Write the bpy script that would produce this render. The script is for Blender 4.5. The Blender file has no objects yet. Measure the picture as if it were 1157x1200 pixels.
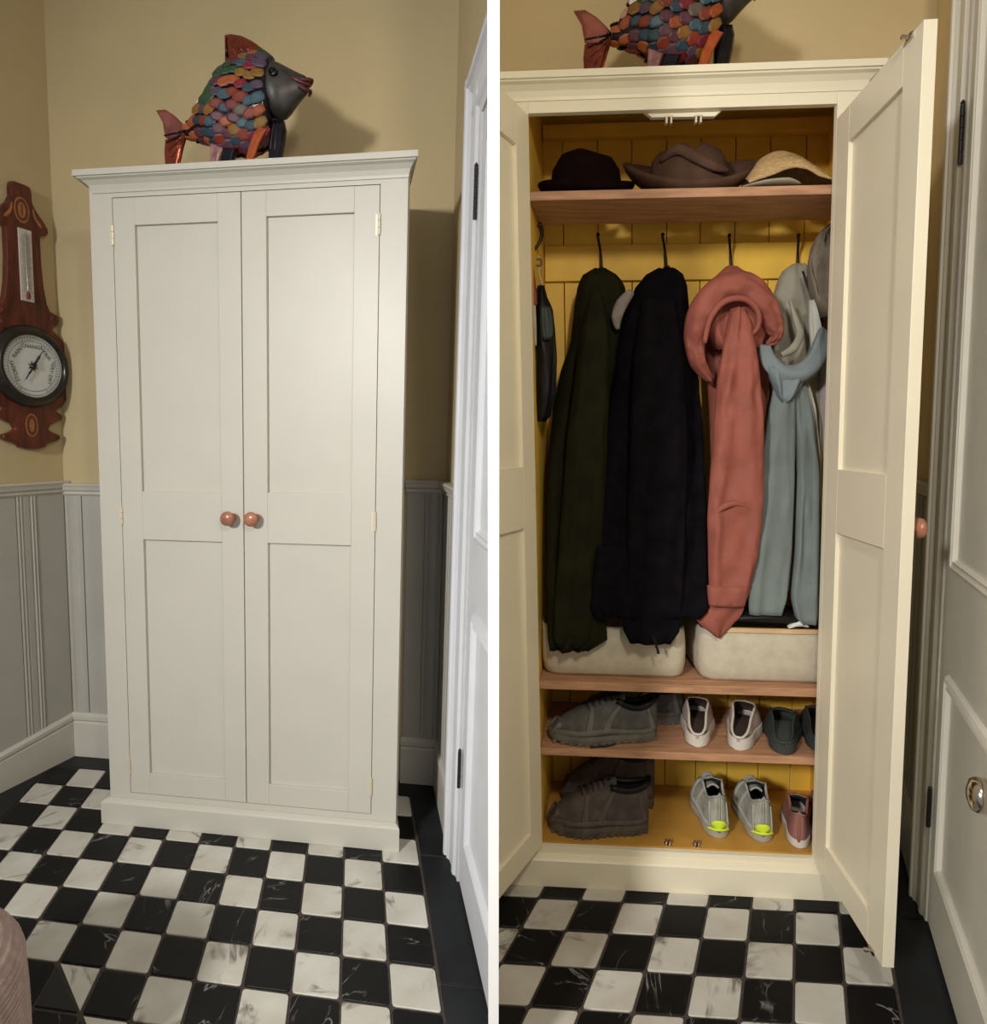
import bpy, bmesh, math, random
import numpy as np
from mathutils import Vector, Matrix, noise

C = bpy.context.scene.collection
random.seed(4)
sin, cos, pi, rad = math.sin, math.cos, math.pi, math.radians

# ------------------------------------------------------------------ camera, world, lights
CAM_Z, PITCH = 1.38, 0.1120650939843951
FOCAL, CX, CY = 750.0, 578.5, 600.0          # focal length in pixels of the 1157x1200 frame
cam = bpy.data.cameras.new('camera')
cam.sensor_fit = 'HORIZONTAL'; cam.sensor_width = 36.0
cam.lens = 36.0 * FOCAL / 1157.0
cam.clip_start = 0.05; cam.clip_end = 60
camo = bpy.data.objects.new('camera', cam)
camo.location = (0, 0, CAM_Z); camo.rotation_euler = (pi/2 - PITCH, 0, 0)
C.objects.link(camo); bpy.context.scene.camera = camo

world = bpy.data.worlds.new('world'); bpy.context.scene.world = world
world.use_nodes = True
world.node_tree.nodes['Background'].inputs[0].default_value = (0.86, 0.92, 1.0, 1)
world.node_tree.nodes['Background'].inputs[1].default_value = 0.28

def area(name, loc, target, size, power, col, spread=180):
    l = bpy.data.lights.new(name, 'AREA'); l.shape = 'DISK'; l.size = size; l.energy = power; l.color = col; l.spread = rad(spread)
    o = bpy.data.objects.new(name, l); o.location = loc
    o.rotation_euler = (Vector(target) - Vector(loc)).to_track_quat('-Z', 'Y').to_euler()
    C.objects.link(o); return o
area('hall_lamp_left', (-2.00, -1.60, 2.45), (-0.12, 1.9, 0.45), 0.45, 43, (1.0, 0.975, 0.93), 96)
area('hall_lamp_right', (0.38, -0.08, 2.44), (0.85, 2.0, 0.75), 0.26, 30, (1.0, 0.92, 0.78))

vs = bpy.context.scene.view_settings
vs.view_transform = 'Standard'; vs.look = 'None'; vs.gamma = 1.0; vs.use_curve_mapping = False
vs.exposure = 0.0

# ------------------------------------------------------------------ the two rooms' frames
# room coordinates: x along the cupboard front, d depth away from the viewer, z up (metres)
class Room:
    def __init__(s, M, t, side):
        s.M = np.array(M); s.t = np.array(t); s.side = side; s.Mi = np.linalg.inv(s.M)
        c, n = cos(PITCH), sin(PITCH)
        s.C2W = np.array([[1, 0, 0], [0, n, -c], [0, c, n]])
    def w(s, p):
        q = s.C2W @ (s.M @ np.array(p, float) + s.t)
        return Vector((q[0], q[1], q[2] + CAM_Z))
    def lin(s, v):
        return Vector(s.C2W @ (s.M @ np.array(v, float)))
    def hit(s, u, v, N, off):
        N = np.array(N, float); o = s.Mi @ (-s.t); r = s.Mi @ np.array([(u-CX)/FOCAL, -(v-CY)/FOCAL, -1.0])
        return o + r*((off - N@o)/(N@r))
    def at(s, u, v, d):                 # the point at depth d on the line of sight of (u, v)
        return s.hit(u, v, (0, 1, 0), d)
    def atz(s, u, v, z):
        return s.hit(u, v, (0, 0, 1), z)
A = Room([[0.9901260554751937, 0.1400376179471191, 0.03601724575541253], [-0.021873161971264838, 0.10985228795372551, 0.9930510254108521], [0.13846284358813538, -0.9840335057258104, 0.11598456336361888]], [-1.139220512717184, -1.1316890816898544, -2.2120990079830207], -1)
B = Room([[0.9975396131699678, 0.07000769584955523, -0.026232588721715914], [-0.011490539628997657, 0.1113000931358134, 0.9940651279581934], [0.06915697835898763, -0.9913179166088927, 0.1097559687052052]], [0.27026129072060606, -1.2088743193238376, -1.9957174461547253], 1)
HALF = 0.0108                            # half the thickness of the board partition between the rooms

# ------------------------------------------------------------------ materials
MATS = {}
def mat(name, col, rough=0.5, metal=0.0, var=0.0, scale=8.0, bump=0.0, bscale=60.0, spec=0.5, rand=0.0, stretch=None, col2=None):
    if name in MATS: return MATS[name]
    m = bpy.data.materials.new(name); m.use_nodes = True; nt = m.node_tree; N = nt.nodes; L = nt.links
    b = N['Principled BSDF']
    b.inputs['Roughness'].default_value = rough; b.inputs['Metallic'].default_value = metal
    b.inputs['Specular IOR Level'].default_value = spec
    b.inputs['Base Color'].default_value = (*col, 1)
    tc = N.new('ShaderNodeTexCoord'); mp = N.new('ShaderNodeMapping')
    L.new(tc.outputs['Object'], mp.inputs[0])
    if stretch: mp.inputs['Scale'].default_value = stretch
    if rand:
        oi = N.new('ShaderNodeObjectInfo'); vm = N.new('ShaderNodeVectorMath'); vm.operation = 'SCALE'
        cb = N.new('ShaderNodeCombineXYZ')
        for k in range(3): L.new(oi.outputs['Random'], cb.inputs[k])
        L.new(cb.outputs[0], vm.inputs[0]); vm.inputs['Scale'].default_value = rand
        L.new(vm.outputs[0], mp.inputs['Location'])
    if var or col2:
        nz = N.new('ShaderNodeTexNoise'); nz.inputs['Scale'].default_value = scale; nz.inputs['Detail'].default_value = 6
        L.new(mp.outputs[0], nz.inputs['Vector'])
        cr = N.new('ShaderNodeValToRGB')
        c2 = col2 or tuple(max(0, c*(1-var)) for c in col)
        c1 = col if col2 else tuple(min(1, c*(1+var*0.5)) for c in col)
        cr.color_ramp.elements[0].position = 0.3; cr.color_ramp.elements[1].position = 0.7
        cr.color_ramp.elements[0].color = (*c2, 1); cr.color_ramp.elements[1].color = (*c1, 1)
        L.new(nz.outputs['Fac'], cr.inputs[0]); L.new(cr.outputs[0], b.inputs['Base Color'])
    if bump:
        nb = N.new('ShaderNodeTexNoise'); nb.inputs['Scale'].default_value = bscale; nb.inputs['Detail'].default_value = 4
        L.new(mp.outputs[0], nb.inputs['Vector'])
        bp = N.new('ShaderNodeBump'); bp.inputs['Strength'].default_value = bump; bp.inputs['Distance'].default_value = 0.004
        L.new(nb.outputs['Fac'], bp.inputs['Height']); L.new(bp.outputs[0], b.inputs['Normal'])
    MATS[name] = m; return m

def marble(name, base, vein, vein_w, rough, scale, cloud):
    m = bpy.data.materials.new(name); m.use_nodes = True; nt = m.node_tree; N = nt.nodes; L = nt.links
    b = N['Principled BSDF']; b.inputs['Roughness'].default_value = rough
    tc = N.new('ShaderNodeTexCoord'); mp = N.new('ShaderNodeMapping'); L.new(tc.outputs['Object'], mp.inputs[0])
    oi = N.new('ShaderNodeObjectInfo'); cb = N.new('ShaderNodeCombineXYZ'); vm = N.new('ShaderNodeVectorMath'); vm.operation = 'SCALE'
    for k in range(3): L.new(oi.outputs['Random'], cb.inputs[k])
    L.new(cb.outputs[0], vm.inputs[0]); vm.inputs['Scale'].default_value = 37.0; L.new(vm.outputs[0], mp.inputs['Location'])
    mr = N.new('ShaderNodeMath'); mr.operation = 'MULTIPLY'; mr.inputs[1].default_value = 6.28; L.new(oi.outputs['Random'], mr.inputs[0])
    cz = N.new('ShaderNodeCombineXYZ'); L.new(mr.outputs[0], cz.inputs[2]); L.new(cz.outputs[0], mp.inputs['Rotation'])
    nz = N.new('ShaderNodeTexNoise'); nz.inputs['Scale'].default_value = scale; nz.inputs['Detail'].default_value = 7; nz.inputs['Distortion'].default_value = 0.6
    st = N.new('ShaderNodeMapping'); st.inputs['Scale'].default_value = (1, 0.3, 1); L.new(mp.outputs[0], st.inputs[0]); L.new(st.outputs[0], nz.inputs['Vector'])
    cr = N.new('ShaderNodeValToRGB'); e = cr.color_ramp.elements
    e[0].position = 0.5 - vein_w; e[0].color = (0, 0, 0, 1); e[1].position = 0.5; e[1].color = (1, 1, 1, 1)
    x = e.new(0.5 + vein_w); x.color = (0, 0, 0, 1)
    L.new(nz.outputs['Fac'], cr.inputs[0])
    n2 = N.new('ShaderNodeTexNoise'); n2.inputs['Scale'].default_value = 9; n2.inputs['Detail'].default_value = 5; L.new(mp.outputs[0], n2.inputs['Vector'])
    c2 = N.new('ShaderNodeValToRGB'); c2.color_ramp.elements[0].position = 0.3; c2.color_ramp.elements[1].position = 0.75
    c2.color_ramp.elements[0].color = (*cloud, 1); c2.color_ramp.elements[1].color = (*base, 1); L.new(n2.outputs['Fac'], c2.inputs[0])
    n3 = N.new('ShaderNodeTexNoise'); n3.inputs['Scale'].default_value = 11; L.new(mp.outputs[0], n3.inputs['Vector'])
    mm = N.new('ShaderNodeMapRange'); mm.inputs[1].default_value = 0.48; mm.inputs[2].default_value = 0.66; L.new(n3.outputs['Fac'], mm.inputs[0])
    mu = N.new('ShaderNodeMath'); mu.operation = 'MULTIPLY'; L.new(cr.outputs[0], mu.inputs[0]); L.new(mm.outputs[0], mu.inputs[1])
    mx = N.new('ShaderNodeMix'); mx.data_type = 'RGBA'; L.new(mu.outputs[0], mx.inputs[0]); L.new(c2.outputs[0], mx.inputs[6]); mx.inputs[7].default_value = (*vein, 1)
    L.new(mx.outputs[2], b.inputs['Base Color'])
    bp = N.new('ShaderNodeBump'); bp.inputs['Strength'].default_value = 0.25; bp.inputs['Distance'].default_value = 0.002
    L.new(n2.outputs['Fac'], bp.inputs['Height']); L.new(bp.outputs[0], b.inputs['Normal'])
    MATS[name] = m; return m

WHITE_T = marble('white_marble', (0.58, 0.57, 0.52), (0.15, 0.13, 0.11), 0.028, 0.5, 7, (0.46, 0.43, 0.37))
BLACK_T = marble('black_marble', (0.0075, 0.007, 0.007), (0.24, 0.23, 0.22), 0.007, 0.5, 9, (0.004, 0.004, 0.004))
BLACK_T.node_tree.nodes['Principled BSDF'].inputs['Specular IOR Level'].default_value = 0.22
SLATE = mat('black_slate', (0.014, 0.016, 0.018), 0.55, spec=.3, var=0.5, scale=5, bump=0.2, bscale=30)
GROUT = mat('floor_grout', (0.055, 0.042, 0.033), 0.9, var=0.3, scale=60)
WALL_A = mat('wall_paint_beige', (0.50, 0.40, 0.225), 0.85, var=0.06, scale=2.5, bump=0.12, bscale=90)
WALL_B = mat('wall_paint_buff', (0.70, 0.56, 0.31), 0.85, var=0.06, scale=2.5, bump=0.12, bscale=90)
DADO = mat('dado_paint_grey', (0.40, 0.385, 0.34), 0.55, var=0.05, scale=6)
TRIM = mat('trim_paint', (0.52, 0.49, 0.43), 0.45, var=0.05, scale=9)
CASING = mat('casing_paint_white', (0.66, 0.67, 0.70), 0.4, var=0.05, scale=9)
CASING_B = mat('casing_paint_cream', (0.74, 0.70, 0.60), 0.4, var=0.05, scale=9)
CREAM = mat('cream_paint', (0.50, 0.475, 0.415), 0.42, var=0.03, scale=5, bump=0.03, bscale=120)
CREAM_B = mat('cream_paint_lit', (0.80, 0.735, 0.565), 0.42, var=0.03, scale=5, bump=0.03, bscale=120)  # same paint as the closed cupboard; brighter, warmer light put into the colour
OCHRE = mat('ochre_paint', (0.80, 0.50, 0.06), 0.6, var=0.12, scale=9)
GROOVE = mat('joint_shadow', (0.16, 0.10, 0.03), 0.8)
CEIL = mat('ceiling_paint', (0.7, 0.68, 0.62), 0.9)
PARTW = mat('partition_white', (0.92, 0.92, 0.92), 0.6)
PINE = mat('shelf_pine', (0.46, 0.24, 0.13), 0.6, var=0.35, scale=7, stretch=(1, 9, 9), bump=0.1, bscale=40)
BRASS = mat('brass', (0.55, 0.38, 0.16), 0.35, 1.0)
PBRASS = mat('painted_brass', (0.62, 0.56, 0.42), 0.4, 0.2)
IRON = mat('black_iron', (0.02, 0.013, 0.012), 0.4, 0.6)
HINGE_D = mat('dark_hinge', (0.03, 0.028, 0.026), 0.5, 0.5)
COPPERWOOD = mat('knob_wood', (0.34, 0.14, 0.08), 0.28, var=0.3, scale=30)
CHROME = mat('aged_nickel', (0.62, 0.55, 0.46), 0.18, 1.0)
MAHOG = mat('mahogany', (0.105, 0.022, 0.011), 0.28, var=0.6, scale=14, stretch=(3, 3, 0.6))
INLAY = mat('inlay_wood', (0.36, 0.13, 0.05), 0.35, var=0.3, scale=40)
INLAY2 = mat('inlay_dark', (0.10, 0.03, 0.015), 0.35)
BEZEL = mat('dark_bezel', (0.05, 0.045, 0.04), 0.25, 0.75)
DIAL = mat('dial_white', (0.62, 0.66, 0.66), 0.3, var=0.05, scale=20)
INK = mat('dial_ink', (0.03, 0.03, 0.035), 0.6)
SILVER = mat('thermometer_plate', (0.55, 0.50, 0.45), 0.4, var=0.1, scale=60)

# ------------------------------------------------------------------ mesh builder
class MB:
    def __init__(s): s.v = []; s.f = []
    def add(s, vs_, fs):
        o = len(s.v); s.v += [tuple(map(float, p)) for p in vs_]; s.f += [tuple(i+o for i in f) for f in fs]; return s
    def box(s, x0, x1, y0, y1, z0, z1):
        return s.add([(x, y, z) for z in (z0, z1) for y in (y0, y1) for x in (x0, x1)],
                     [(0, 2, 3, 1), (4, 5, 7, 6), (0, 1, 5, 4), (2, 6, 7, 3), (0, 4, 6, 2), (1, 3, 7, 5)])
    def prism(s, poly, fn0, fn1):       # a polygon between two placements of it
        n = len(poly); vs_ = [fn0(*p) for p in poly] + [fn1(*p) for p in poly]
        return s.add(vs_, [tuple(range(n-1, -1, -1)), tuple(range(n, 2*n))] + [(i, (i+1) % n, n+(i+1) % n, n+i) for i in range(n)])
    def rings(s, R, cap0=True, cap1=True, closed=True):
        n = len(R[0]); vs_ = [p for r in R for p in r]; fs = []
        for i in range(len(R)-1):
            for j in range(n if closed else n-1):
                k = (j+1) % n; fs.append((i*n+j, i*n+k, (i+1)*n+k, (i+1)*n+j))
        if cap0: fs.append(tuple(range(n-1, -1, -1)))
        if cap1: fs.append(tuple(range((len(R)-1)*n, len(R)*n)))
        return s.add(vs_, fs)
    def lathe(s, prof, o, ax, n=24, c0=True, c1=True):   # prof: (radius, along axis)
        ax = Vector(ax).normalized(); a = ax.orthogonal().normalized(); b = ax.cross(a); o = Vector(o)
        return s.rings([[tuple(o + ax*h + (a*cos(2*pi*k/n) + b*sin(2*pi*k/n))*r) for k in range(n)] for r, h in prof], c0, c1)
    def sweep(s, pts, ra, rb=None, n=10, side=(0, 1, 0), cap=True, sub=4, sq=1.0, bumpf=None):
        P = [Vector(p) for p in pts]
        m = len(P); ra = list(ra) if hasattr(ra, '__len__') else [ra]*m
        rb = ra if rb is None else (list(rb) if hasattr(rb, '__len__') else [rb]*m)
        if m > 2 and sub > 1:
            Q, a2, b2 = [], [], []
            for i in range(m-1):
                p0, p1, p2, p3 = P[max(i-1, 0)], P[i], P[i+1], P[min(i+2, m-1)]
                for k in range(sub):
                    t = k/sub
                    Q.append(0.5*((2*p1) + (p2-p0)*t + (2*p0-5*p1+4*p2-p3)*t*t + (3*p1-p0-3*p2+p3)*t**3))
                    a2.append(ra[i]*(1-t) + ra[i+1]*t); b2.append(rb[i]*(1-t) + rb[i+1]*t)
            Q.append(P[-1]); a2.append(ra[-1]); b2.append(rb[-1]); P, ra, rb = Q, a2, b2
        R = []; S = Vector(side)
        for i, p in enumerate(P):
            T = (P[min(i+1, len(P)-1)] - P[max(i-1, 0)]).normalized()
            Nn = T.cross(S)
            if Nn.length < 1e-4: Nn = T.orthogonal()
            Nn.normalize(); Bn = Nn.cross(T).normalized()
            ring = []
            for k in range(n):
                a = 2*pi*k/n; ca, sa = cos(a), sin(a)
                ca = math.copysign(abs(ca)**sq, ca); sa = math.copysign(abs(sa)**sq, sa)
                q = p + Nn*ra[i]*ca + Bn*rb[i]*sa
                if bumpf: q = q + Bn*bumpf(i/(len(P)-1), a)
                ring.append(tuple(q))
            R.append(ring)
        return s.rings(R, cap, cap)

LOC = {}
def link_mesh(name, me, loc, parent, room):
    o = bpy.data.objects.new(name, me); C.objects.link(o)
    if parent is not None:
        o.parent = parent; o.location = loc - LOC[parent.name]
    else: o.location = loc
    LOC[o.name] = loc.copy()
    return o
def build(name, mb, m, room, parent=None, smooth=False, bevel=0.0, seg=2, clip=False, sub=0, merge=False, solid=0.0):
    W = [room.w(p) for p in mb.v] if room else [Vector(p) for p in mb.v]
    if parent is not None: loc = LOC[parent.name].copy()
    else:
        xs = [p.x for p in W]; ys = [p.y for p in W]; zs = [p.z for p in W]
        loc = Vector(((min(xs)+max(xs))/2, (min(ys)+max(ys))/2, min(zs)))
    bm = bmesh.new(); vv = [bm.verts.new(p - loc) for p in W]
    for f in mb.f:
        try: bm.faces.new([vv[i] for i in f])
        except ValueError: pass
    if merge: bmesh.ops.remove_doubles(bm, verts=bm.verts, dist=1e-5)
    bmesh.ops.recalc_face_normals(bm, faces=bm.faces)
    if clip:
        sd = room.side; pl = Vector((sd*HALF, 0, 0)) - loc
        g = bm.verts[:] + bm.edges[:] + bm.faces[:]
        r = bmesh.ops.bisect_plane(bm, geom=g, plane_co=pl, plane_no=Vector((sd, 0, 0)), clear_inner=True)
        ed = [e for e in r['geom_cut'] if isinstance(e, bmesh.types.BMEdge)]
        if ed:
            try: bmesh.ops.edgenet_fill(bm, edges=ed)
            except Exception: pass
        if not bm.faces: bm.free(); return None
    me = bpy.data.meshes.new(name); bm.to_mesh(me); bm.free()
    me.materials.append(m)
    if smooth:
        for p in me.polygons: p.use_smooth = True
    o = link_mesh(name, me, loc, parent, room)
    if solid:
        md = o.modifiers.new('solid', 'SOLIDIFY'); md.thickness = solid; md.offset = 0
    if bevel:
        md = o.modifiers.new('bevel', 'BEVEL'); md.width = bevel; md.segments = seg; md.limit_method = 'ANGLE'; md.angle_limit = rad(40)
    if sub:
        md = o.modifiers.new('sub', 'SUBSURF'); md.levels = sub; md.render_levels = sub
    return o
def thing(name, label, cat, room, p, group=None):
    o = bpy.data.objects.new(name, None); C.objects.link(o); o.empty_display_size = 0.1
    o.location = room.w(p); LOC[o.name] = o.location.copy()
    return tag(o, label, cat, group)
def tag(o, label, cat, group=None):
    o['label'] = label; o['category'] = cat
    if group: o['group'] = group
    return o
def struct(name, mb, m, room, parent=None, **k):
    o = build(name, mb, m, room, parent, **k)
    if parent is None: o['kind'] = 'structure'
    return o
# a local frame inside a room, for things that stand at an angle
def frame(o, xa, ya, za=(0, 0, 1)):
    o, xa, ya, za = (np.array(q, float) for q in (o, xa, ya, za))
    return lambda x, y, z: tuple(o + xa*x + ya*y + za*z)
def tmap(mb, fn):
    mb.v = [fn(*p) for p in mb.v]; return mb

# ------------------------------------------------------------------ the setting
U = 0.13
SH = {A: 0.367, B: -0.3937}
def gp(room, c, r): return ((c + SH[room]*r)*U, -r*U)          # floor grid crossing (x, d)
WE = np.array([-sin(rad(10)), -cos(rad(10))]); WN = np.array([cos(rad(10)), -sin(rad(10))]); WO = np.array([-0.777, 0.5])
def LW(s, z, off=0.0):                                          # on room A's left wall
    q = WO + WE*s + WN*off; return (q[0], q[1], z)
def RA(d, z, off=0.0):                                          # on room A's right wall
    x = 0.853 + 0.36*(0.5 - d); k = 1/math.hypot(1, 0.36); return (x - off*k, d - off*0.36*k, z)
def RB(d, z, off=0.0):
    x = 1.0388 + 0.375*d; k = 1/math.hypot(1, 0.375); return (x - off*k, d + off*0.375*k, z)
def wbox(fn, a0, a1, z0, z1, o0, o1):
    mb = MB(); P = [fn(a, z, o) for z in (z0, z1) for o in (o0, o1) for a in (a0, a1)]
    return mb.add(P, [(0, 2, 3, 1), (4, 5, 7, 6), (0, 1, 5, 4), (2, 6, 7, 3), (0, 4, 6, 2), (1, 3, 7, 5)])
def wmould(fn, a0, a1, prof, zs0=1.0, zs1=1.0, m0=0.0, m1=0.0):
    """a moulding along a wall: prof is a list of (z, offset); zs scale the height at either end"""
    R = []
    for a, zs, mi in ((a0, zs0, m0), (a1, zs1, m1)):
        R.append([fn(a + mi*o, z*zs, o) for z, o in prof])
    return MB().rings(R)
def back(x, z, off=0.0): return (x, 0.5 - off, z)

CEILZ = 3.12
def wall_clip(name, fn, a0, a1, m, room):
    return struct(name, wbox(fn, a0, a1, -0.02, CEILZ, -0.06, 0.0), m, room, clip=True)
wbA = wall_clip('wall_back', back, -0.90, 0.853, WALL_A, A)
wlA = wall_clip('wall_left', LW, -0.06, 1.25, WALL_A, A)
wrA = struct('wall_right', wbox(RA, -0.60, 0.56, -0.02, CEILZ, -0.05, 0.0), WALL_A, A, clip=True)
wbB = wall_clip('wall_back', back, -0.5, 1.24, WALL_B, B)
wrB = struct('wall_right', wbox(RB, -1.9, 0.56, -0.02, CEILZ, -0.06, 0.0), WALL_B, B)
mb = MB().box(-HALF, HALF, 1.22, 2.46, -0.06, 3.16)
part = struct('wall_center', mb, PARTW, None)
for room, x0, x1 in ((A, -1.2, 1.45), (B, -0.5, 1.35)):
    struct('ceiling', MB().box(x0, x1, -0.95, 0.56, CEILZ, CEILZ+0.05), CEIL, room, clip=True)

# floors: a grout bed, marble tiles as parts, slate border slabs as parts
def tile_poly(room, c0, r0, c1, r1, j=0.028, k=0.06):
    """corners of a tile in grid units with joint inset j and clipped corners k"""
    a, b, c, d = c0+j, c1-j, r0+j, r1-j
    return [(a+k, c), (b-k, c), (b-k*.3, c+k*.3), (b, c+k), (b, d-k), (b-k*.3, d-k*.3), (b-k, d), (a+k, d), (a+k*.3, d-k*.3), (a, d-k), (a, c+k), (a+k*.3, c+k*.3)]
def tile_mb(room, poly, z1, oc=0, orr=0):
    fn = lambda z, s=1.0: (lambda c, r: (*[q for q in gp(room, oc+c, orr+r)], z))
    cx_ = sum(p[0] for p in poly)/len(poly); cy_ = sum(p[1] for p in poly)/len(poly)
    inner = [(cx_+(p[0]-cx_)*0.975, cy_+(p[1]-cy_)*0.975) for p in poly]
    n = len(poly); mb = MB()
    R = [[(*gp(room, oc+c, orr+r), -0.006) for c, r in poly], [(*gp(room, oc+c, orr+r), z1-0.0015) for c, r in poly], [(*gp(room, oc+c, orr+r), z1) for c, r in inner]]
    return mb.rings(R, cap0=False)
def make_floor(room, cols, rows, skip, bed):
    fl = struct('floor', bed, GROUT, room, clip=True)
    base = {}
    for r in rows:
        for c in cols:
            if skip(c, r): continue
            white = (c + r) % 2 != 0
            if room is A and r >= 4 and c - r == -5:              # tiles cut along the diagonal border
                for w_, tri in ((True, [(0.07, 0.028), (0.95, 0.028), (0.95, 0.93)]), (False, [(0.028, 0.09), (0.91, 0.965), (0.028, 0.965)])):
                    build('tile', tile_mb(room, tri, 0.001, c, r), WHITE_T if w_ else SLATE, room, fl, clip=True)
                continue
            if room is A and r >= 4 and c - r < -5: white = False
            # which side of the partition
            cs = [room.w((*gp(room, c+i, r+j), 0)).x*room.side for i in (0, 1) for j in (0, 1)]
            if max(cs) < HALF: continue
            m = WHITE_T if white else BLACK_T
            if min(cs) < HALF:
                build('tile', tile_mb(room, tile_poly(room, 0, 0, 1, 1), 0.0, c, r), m, room, fl, clip=True); continue
            if white not in base:
                o = build('tile', tile_mb(room, tile_poly(room, -.5, -.5, .5, .5), 0.0), m, room, None)
                # re-root the shared mesh at the tile centre
                me = o.data; off = o.location - room.w((0, 0, 0))
                for v in me.vertices: v.co += off
                bpy.data.objects.remove(o); base[white] = me
            o = bpy.data.objects.new('tile', base[white]); C.objects.link(o); o.parent = fl
            jz = random.uniform(-0.0008, 0.0008)
            o.location = room.w((*gp(room, c+.5, r+.5), jz)) - LOC[fl.name]
            o.rotation_euler = (random.uniform(-.003, .003), random.uniform(-.003, .003), 0)
    return fl
def slab(room, poly, fl, zt=0.0):
    R = [[(x, d, -0.006) for x, d in poly], [(x, d, zt) for x, d in poly]]
    return build('border_slab', MB().rings(R, cap0=False), SLATE, room, fl, clip=True, bevel=0.002)
bedA = MB().add([(x, d, z) for z in (-0.05, -0.004) for x, d in ((-1.05, 0.53), (0.9, 0.53), (1.6, -1.4), (-1.25, -1.4))], [(3, 2, 1, 0), (4, 5, 6, 7), (0, 1, 5, 4), (1, 2, 6, 5), (2, 3, 7, 6), (3, 0, 4, 7)])
flA = make_floor(A, range(-5, 7), range(-3, 7), lambda c, r: (r <= -2 and 0 <= c <= 4), bedA)
bedB = MB().add([(x, d, z) for z in (-0.05, -0.004) for x, d in ((-0.5, 0.53), (1.3, 0.53), (0.52, -1.4), (-0.6, -1.4))], [(3, 2, 1, 0), (4, 5, 6, 7), (0, 1, 5, 4), (1, 2, 6, 5), (2, 3, 7, 6), (3, 0, 4, 7)])
flB = make_floor(B, range(-4, 7), range(-3, 6), lambda c, r: (r <= -2 and c <= 5), bedB)
g = 0.003
xa, da = gp(A, -5, -3); 
slab(A, [(-0.83, da+g), (-0.83, 0.52), (-0.30, 0.52), (-0.30, da+g)], flA)
slab(A, [(0.62, da+g), (0.62, 0.52), (0.90, 0.52), (0.94, da+g)], flA)
for r0, r1 in ((-3, -.4), (-.4, 3.35), (3.35, 6.9)):
    p0, p1 = gp(A, 7, r0), gp(A, 7, r1); q0, q1 = RA(p0[1], 0, -.02), RA(p1[1], 0, -.02)
    slab(A, [(p0[0]+2*g, p0[1]-g), (q0[0], p0[1]-g), (q1[0], p1[1]+g), (p1[0]+2*g, p1[1]+g)], flA)
for r0, r1 in ((-3, 0.2), (0.2, 4), (4, 6.9)):
    p0, p1 = gp(A, -5, r0), gp(A, -5, r1)
    xl = lambda d: WO[0] + (0.5-d)*WE[0]/-WE[1]*1 - 0.02
    slab(A, [(xl(p0[1]), p0[1]-g), (p0[0]-g, p0[1]-g), (p1[0]-g, p1[1]+g), (xl(p1[1]), p1[1]+g)], flA)
for r0, r1 in ((-3, 0.05), (0.05, 3.2), (3.2, 6)):
    p0, p1 = gp(B, 7, r0), gp(B, 7, r1); q0, q1 = RB(p0[1], 0, -.02), RB(p1[1], 0, -.02)
    slab(B, [(p0[0]+2*g, p0[1]-g), (q0[0], p0[1]-g), (q1[0], p1[1]+g), (p1[0]+2*g, p1[1]+g)], flB)
slab(B, [(0.72, 0.395), (0.72, 0.52), (1.23, 0.52), (1.19, 0.395)], flB)

# dado boards: plain wide boards and narrow boards with beads, each one a part of its wall
def dado_board(fn, a0, a1, z0, z1, beaded, wall, room):
    w = a1 - a0; P = []
    if beaded:
        q = 0.006
        xs = [(a0+.001, 0), (a0+.001, .009), (a0+q, .011), (a0+2*q, .007), (a0+3*q, .011), (a0+3.6*q, .007), (a0+5*q, .009),
              (a1-5*q, .009), (a1-3.6*q, .007), (a1-3*q, .011), (a1-2*q, .007), (a1-q, .011), (a1-.001, .009), (a1-.001, 0)]
    else:
        xs = [(a0+.001, 0), (a0+.001, .005), (a0+.003, .007), (a1-.003, .007), (a1-.001, .005), (a1-.001, 0)]
    R = [[fn(a, z, o+.001) for a, o in xs] for z in (z0, z1)]
    build('dado_board', MB().rings(R), DADO, room, wall)
def dado_run(fn, a0, a1, z0, z1, wall, room, start_bead, wide=0.120, nar=0.078):
    a, b = a0, start_bead; sg = 1 if a1 > a0 else -1
    while (a1-a)*sg > 0.004:
        e = a + sg*(nar if b else wide)
        if (a1-e)*sg < 0: e = a1
        dado_board(fn, min(a, e), max(a, e), z0, z1, b, wall, room); a = e; b = not b
dado_run(LW, 0.008, 1.2, 0.05, 1.165, wlA, A, False)
dado_run(back, -0.770, -0.20, 0.185, 1.165, wbA, A, True)
dado_run(back, 0.70, 0.845, 0.185, 1.175, wbA, A, False, 0.075, 0.07)
dado_run(RA, 0.49, 0.115, 0.185, 1.175, wrA, A, False)
dado_run(RB, 0.49, 0.105, 0.185, 1.245, wrB, B, False)

def rail_prof(zt): return [(zt-.052, 0), (zt-.052, .010), (zt-.044, .018), (zt-.034, .016), (zt-.028, .026), (zt-.016, .030), (zt-.006, .036), (zt, .030), (zt, 0)]
def skirt_prof(zt): return [(0, 0), (0, .022), (zt-.045, .022), (zt-.036, .018), (zt-.028, .024), (zt-.012, .024), (zt, .012), (zt, 0)]
struct('trim_1', wmould(LW, 0.0, 1.2, rail_prof(1.20)), TRIM, A, smooth=False)
struct('trim_2', wmould(back, -0.775, -0.16, rail_prof(1.19)), TRIM, A)
struct('trim_3', wmould(back, 0.70, 0.852, rail_prof(1.225)), TRIM, A)
struct('trim_4', wmould(RA, 0.495, 0.11, rail_prof(1.225)), TRIM, A)
struct('trim_5', wmould(RB, 0.495, 0.10, rail_prof(1.30)), TRIM, B)
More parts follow.
